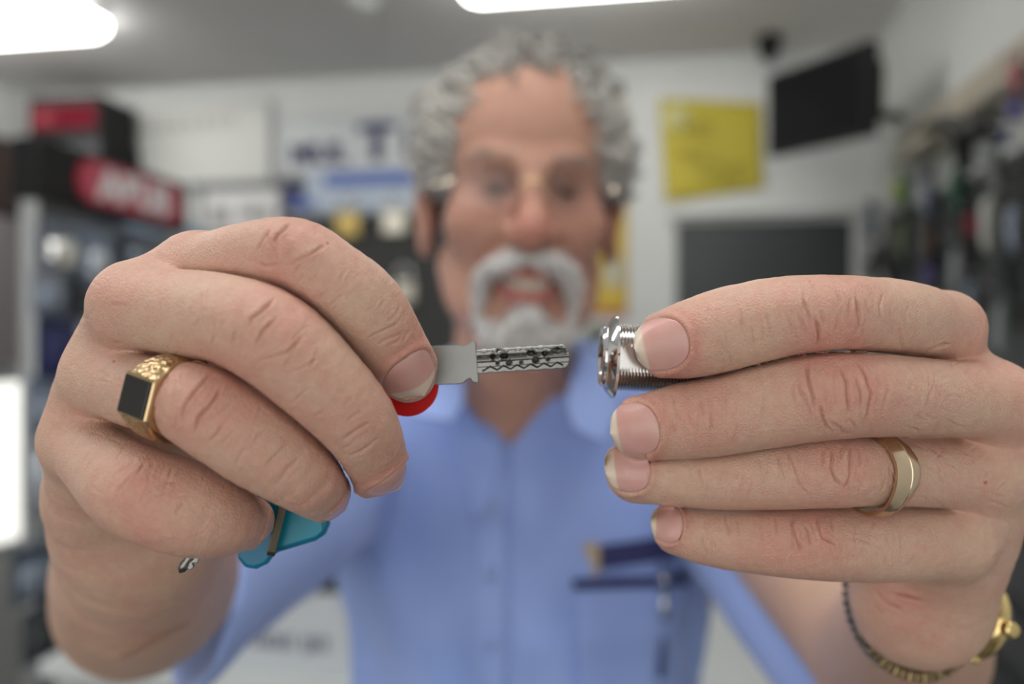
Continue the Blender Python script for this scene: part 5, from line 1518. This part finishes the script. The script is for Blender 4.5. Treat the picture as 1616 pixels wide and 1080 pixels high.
# wedding ring
wc = W(1376, 745, .2150); wT_ = nrmz((.90, .42, .04))
wN = nrmz(np.array((.48, -.86, 0)) - wT_ * (np.array((.48, -.86, 0)) @ wT_)); wV = np.cross(wT_, wN); wV = wV if wV[2] > 0 else -wV
wring = thing('wedding_ring', wc, 'plain gold wedding band with a ridged wavy profile on the lock hand', 'ring')
V = []; n = 96; pr = [(-1, 0), (-1, .55), (-.55, .95), (-.05, 1.12), (.0, 1.02), (.05, 1.12), (.55, .95), (1, .55), (1, 0)]; c = len(pr)
for i in range(n):
    p = 2 * math.pi * i / n; e = wN * math.cos(p) + wV * math.sin(p)
    wob = .0011 * math.sin(2 * p + .6) * math.exp(-(min(p, 2 * math.pi - p) / 1.2) ** 2)
    hw_ = .0030 + .0012 * math.exp(-(min(abs(p), abs(2 * math.pi - p)) / .75) ** 2)
    sk = 0.0
    for x, r in pr: V.append(wc + e * (.0101 + r * .0016) + wT_ * (x * hw_ + wob - sk * -1))
Fc = [(i * c + k, i * c + (k + 1) % c, ((i + 1) % n) * c + (k + 1) % c, ((i + 1) % n) * c + k) for i in range(n) for k in range(c)]
ob = add('band', V, Fc, mat('warm_gold', (.64, .50, .35, 1), .18, 1.0), wring, recalc=True); md = ob.modifiers.new('split', 'EDGE_SPLIT'); md.split_angle = math.radians(30)

# wristwatch on its link bracelet
M_BRONZE = mat('tarnished_gold', (.30, .22, .12, 1), .32, 1.0); M_WGOLD = mat('watch_gold', (.68, .52, .24, 1), .16, 1.0)
wcn = W(1441, 940, .279); wa = nrmz((-.02, 1, -.10)); ux = nrmz(np.array((1, 0, 0)) - wa * wa[0]); uz = np.cross(ux, wa); uz = uz if uz[2] > 0 else -uz
watch = thing('wristwatch', wcn, 'gold wristwatch on a link bracelet around the wrist of the lock hand', 'watch')
RX, RZ = 98 * .279 / F, 121 * .279 / F
def wp_(a, r=1.0, t=0.0): return wcn + ux * RX * r * math.cos(a) + uz * RZ * r * math.sin(a) + wa * t
NL = 54
for k in range(NL):
    a = 2 * math.pi * k / NL
    if -.62 < ((a + math.pi) % (2 * math.pi)) - math.pi < .12: continue
    tan = nrmz(-ux * RX * math.sin(a) + uz * RZ * math.cos(a)); rad = np.cross(tan, wa); c_ = wp_(a)
    l = 2 * math.pi * RX / NL * .93; t = .0036; w = .0080
    b = MB(); b.box(c_ - tan * l / 2 - rad * t / 2 - wa * w / 2, tan * l, rad * t, wa * w); b.done('link', M_BRONZE if k % 2 else mat('bronze_dark', (.20, .15, .085, 1), .35, 1.0), watch, smooth=False, bevel=.0005, recalc=True)
a = -.26; rad = nrmz(wp_(a) - wcn); tan = np.cross(wa, rad); cc_ = wp_(a, 1.0)
b = MB(); b.lathe(cc_ - rad * .001, rad, [(0, .0125), (.0012, .0138), (.0042, .0140), (.0058, .0128), (.0064, .0115)], 48); b.done('case', M_WGOLD, watch)
b = MB(); b.lathe(cc_ + rad * .0050, rad, [(0, .0113), (.0012, .0113), (.0016, .0100), (.0018, .0005)], 40); b.done('crystal', mat('watch_crystal', (.10, .10, .09, 1), .05, coat=.5), watch)
b = MB(); b.lathe(cc_ + rad * .0030 - wa * .0138, -wa, [(0, .0022), (.0006, .0026), (.0030, .0026), (.0034, .0020)], 20); b.done('crown', M_WGOLD, watch)
for s in (1, -1):
    b = MB(); q = cc_ + tan * s * .0125 + rad * .0002; b.box(q - wa * .006 - rad * .0015 - tan * .0025, wa * .012, rad * .004, tan * .005); b.done('lug', M_WGOLD, watch, smooth=False, bevel=.0008, recalc=True)
b = MB(); b.tube([wp_(-.42, .98, -.004), wp_(-.62, .86, -.005), wp_(-1.18, .97, -.004)], .0012, 8); b.done('safety_chain', mat('bronze_dark', (.20, .15, .085, 1), .35, 1.0), watch)

# the other keys of the bunch, hanging under the key hand
M_TEAL = mat('teal_plastic', (.0, .145, .27, 1), .22, spec=.3)
def PLT(C, X_, Y_, N_):
    return lambda x, y, z: C + X_ * x + Y_ * y + N_ * z
TD = .222
tC = W(446, 828, TD); tX = nrmz((.955, .10, .20)); tN = np.array((.05, -1.0, .10)); tN = nrmz(tN - tX * (tN @ tX)); tY = np.cross(tX, tN); tY = tY if tY[2] > 0 else -tY
PT = PLT(tC, tX, tY, tN); s_ = TD / F
teal = thing('teal_head_key', tC, 'key with a translucent teal plastic head hanging below the curled fingers', 'key')
def plate2(name, pts, z0, z1, m, parent, bevel, fn, seg=3):
    k = len(pts); V = [fn(x * s_, y * s_, z) for z in (z0, z1) for x, y in pts]
    Fc = [tuple(range(k)), tuple(range(2 * k - 1, k - 1, -1))] + [(i, (i + 1) % k, k + (i + 1) % k, k + i) for i in range(k)]
    return add(name, V, Fc, m, parent, smooth=False, bevel=bevel, bseg=seg, recalc=True)
plate2('head', [(-74, 40), (-74, -36), (-66, -52), (-50, -58), (-32, -54), (-22, -44), (-12, -40), (46, -36), (62, -30), (72, -16), (74, 40), (60, 56), (-60, 56)], -.0022, .0022, M_TEAL, teal, .0011, PT)
plate2('head_rim', [(-14, -33), (50, -29), (62, -22), (66, 30), (52, 44), (-10, 44)], .0022, .0027, mat('teal_light', (.0, .24, .36, 1), .25, spec=.3), teal, .0003, PT)
plate2('blade', [(-18, 50), (18, 50), (18, 120), (12, 160), (0, 168), (-10, 158), (-18, 120)], -.001, .001, M_KEY, teal, .0002, PT)
# a flat key seen on edge in front of the teal head
eC = W(437, 838, .2160); eY = nrmz(W(447, 806, .2158) - W(430, 874, .2165)); eN_ = nrmz(np.cross(eY, nrmz(eC - np.array((0, 0, CAMZ))))); eX = np.cross(eY, eN_)
PE = PLT(eC, eX, eY, eN_); s_ = .2165 / F
ek = thing('flat_key', eC, 'worn flat key seen edge-on in front of the teal key head', 'key')
pts = [(-16, 70)] + [q for k in range(9) for q in ((-17, 60 - k * 11), (-12.5, 55 - k * 11))] + [(-8, -38), (10, -38), (16, -30), (16, 70)]
plate2('blade', pts, -.0011, .0011, mat('worn_brass', (.13, .115, .085, 1), .4, 1.0), ek, .0002, PE)
for k in range(8):
    b = MB(); q = PE(0, (52 - k * 11) * s_, 0); b.lathe(q - eX * .0026, -eX, [(0, .0011), (.0006, .0011), (.0009, .0006)], 10); b.done('dimple_pin', mat('worn_brass2', (.30, .26, .20, 1), .35, 1.0), ek)
plate2('bow', [(-34, 70), (34, 70), (44, 90), (40, 120), (0, 136), (-40, 120), (-44, 90)], -.0012, .0012, M_KEYFLAT, ek, .0003, PE)
# the tip of a small key below the little finger
fC = W(297, 884, .2115); fY = nrmz(W(312, 858, .2115) - W(283, 902, .2105)); fN = nrmz(np.array((.2, -1, .1)) - fY * (np.array((.2, -1, .1)) @ fY)); fX = np.cross(fY, fN)
PF = PLT(fC, fX, fY, fN); s_ = .2115 / F
fk = thing('small_silver_key', fC, 'tip of a small silver key poking out under the little finger', 'key')
b = MB(); pts_ = [PF(0, y * s_, 0) for y in (-23, -18, -10, -2, 6, 14, 60)]; b.tube(pts_, [r * s_ for r in (2, 6.5, 8, 6.5, 8.5, 5.5, 5.5)], 14); b.done('shaft', M_KEY, fk)
plate2('bit', [(0, 14), (13, 13), (15, 4), (9, 0), (14, -4), (12, -11), (0, -12)], -.0007, .0007, M_KEY, fk, .0002, PF)
plate2('bow', [(-20, 60), (20, 60), (30, 80), (20, 104), (-20, 104), (-30, 80)], -.001, .001, M_KEYFLAT, fk, .0003, PF)
# split ring joining the bunch, inside the fist
rg = thing('split_ring', W(470, 690, .2255), 'steel split ring joining the keys inside the key hand', 'key ring')
b = MB(); c0 = W(470, 690, .2255); b.tube([c0 + np.array((math.cos(a) * .012, .0006 * math.sin(a / 2), math.sin(a) * .012)) for a in np.linspace(0, 4 * math.pi, 64)], .0008, 8); b.done('coil', M_STEEL, rg)

# eyeglasses
M_LENS = thin_glass('lens_glass', (.96, .93, .93, 1), 1.45, .03)
glasses = thing('eyeglasses', HL(0, .105, -.008), "rimless eyeglasses with gold fittings on the man's nose", 'eyeglasses')
GZ = -.0245
def lens_pt(x, z): return HL(x, .112 - 4.2 * x * x * .9 + .16 * z, GZ + z)
for s in (-1, 1):
    cx = s * .0365; hwL, hhL = .0285, .0175; ol = []
    for i in range(40):
        a = 2 * math.pi * i / 40; ca, sa = math.cos(a), math.sin(a)
        ol.append((cx + hwL * math.copysign(abs(ca) ** .7, ca), hhL * math.copysign(abs(sa) ** .75, sa) * (1.0 if sa > 0 else .95)))
    V = []; rad_ = np.linspace(0.02, 1, 6)
    for lay in (0, 1):
        for r in rad_:
            for (x, z) in ol:
                xx, zz = cx + (x - cx) * r, z * r
                V.append(lens_pt(xx, zz) - _f * (.0012 if lay else 0) - _f * 1.6 * ((xx - cx) ** 2 + zz ** 2))
    n = 40; Fc = []
    for lay in (0, 1):
        o = lay * 6 * n
        for i in range(5):
            for k in range(n):
                q = (o + i * n + k, o + i * n + (k + 1) % n, o + (i + 1) * n + (k + 1) % n, o + (i + 1) * n + k); Fc.append(q if lay == 0 else q[::-1])
        Fc.append(tuple(o + k for k in range(n)))
    for k in range(n): Fc.append((5 * n + k, 5 * n + (k + 1) % n, 11 * n + (k + 1) % n, 11 * n + k))
    ln_ = add('lens', V, Fc, M_LENS, glasses, recalc=True)
    e = lens_pt(s * .0650, .007)
    b = MB(); b.tube([lens_pt(s * .0600, .0075) + _f * .002, e + _f * .001, HL(s * .0735, .085, GZ + .007)], .0027, 10); b.done('end_piece', mat('pale_gold', (.86, .78, .62, 1), .16, 1.0), glasses)
    b = MB(); b.tube([HL(s * .0735, .085, GZ + .007), HL(s * .079, .04, GZ + .008), HL(s * .083, .0, GZ + .010), HL(s * .086, -.022, GZ - .012)], .0014, 8); b.done('temple_arm', mat('dark_gold', (.25, .18, .10, 1), .3, 1.0), glasses)
    b = MB(); b.tube([lens_pt(s * .0105, -.002) - _f * .001, HL(s * .0115, .096, GZ - .008), HL(s * .0125, .093, GZ - .014)], .0012, 6); b.done('nose_pad', M_GOLD, glasses)
b = MB(); b.tube([lens_pt(-.0105, .006) + _f * .001, HL(0, .113, GZ + .010), lens_pt(.0105, .006) + _f * .001], .0017, 8); b.done('bridge', M_GOLD, glasses)

# pen clipped in the shirt pocket
p0 = on_front(1046, 905, .006); p1 = on_front(1046, 985, .006)
pen = thing('pen', p1, 'silver pen clipped in the blue shirt pocket', 'pen')
dv = nrmz(p1 - p0)
b = MB(); q_ = np.array((0, .009, 0)); b.tube([p0 - dv * .008 + q_, p0 - dv * .006 + q_, p0 + q_, p0 + dv * .10 + q_], [.0015, .0042, .0046, .0044], 14); b.done('barrel', mat('pen_blue', (.10, .14, .32, 1), .3), pen)
b = MB(); b.tube([p0 + np.array((0, -.0062, 0)), p0 + dv * .006 + np.array((0, -.0066, 0))], .0045, 12); b.done('clip_head', M_CHROME, pen)
b = MB(); b.tube([p0 + dv * .016 + np.array((0, -.0064, 0)), p0 + dv * .040 + np.array((0, -.0062, 0))], [.0040, .0036], 10); b.done('clip', M_CHROME, pen)

# ------------------------------------------------------------------ turn the whole layout so that the room's walls follow X and Y (the camera above is set to match)
RT = Matrix.Rotation(ROOM_TURN, 4, 'Z'); done_ = set()
for o in list(S.objects):
    if o.type in ('CAMERA', 'LIGHT'): continue
    o.location = RT @ o.location
    if o.type == 'MESH' and o.data.name not in done_:
        done_.add(o.data.name); o.data.transform(RT); o.data.update()
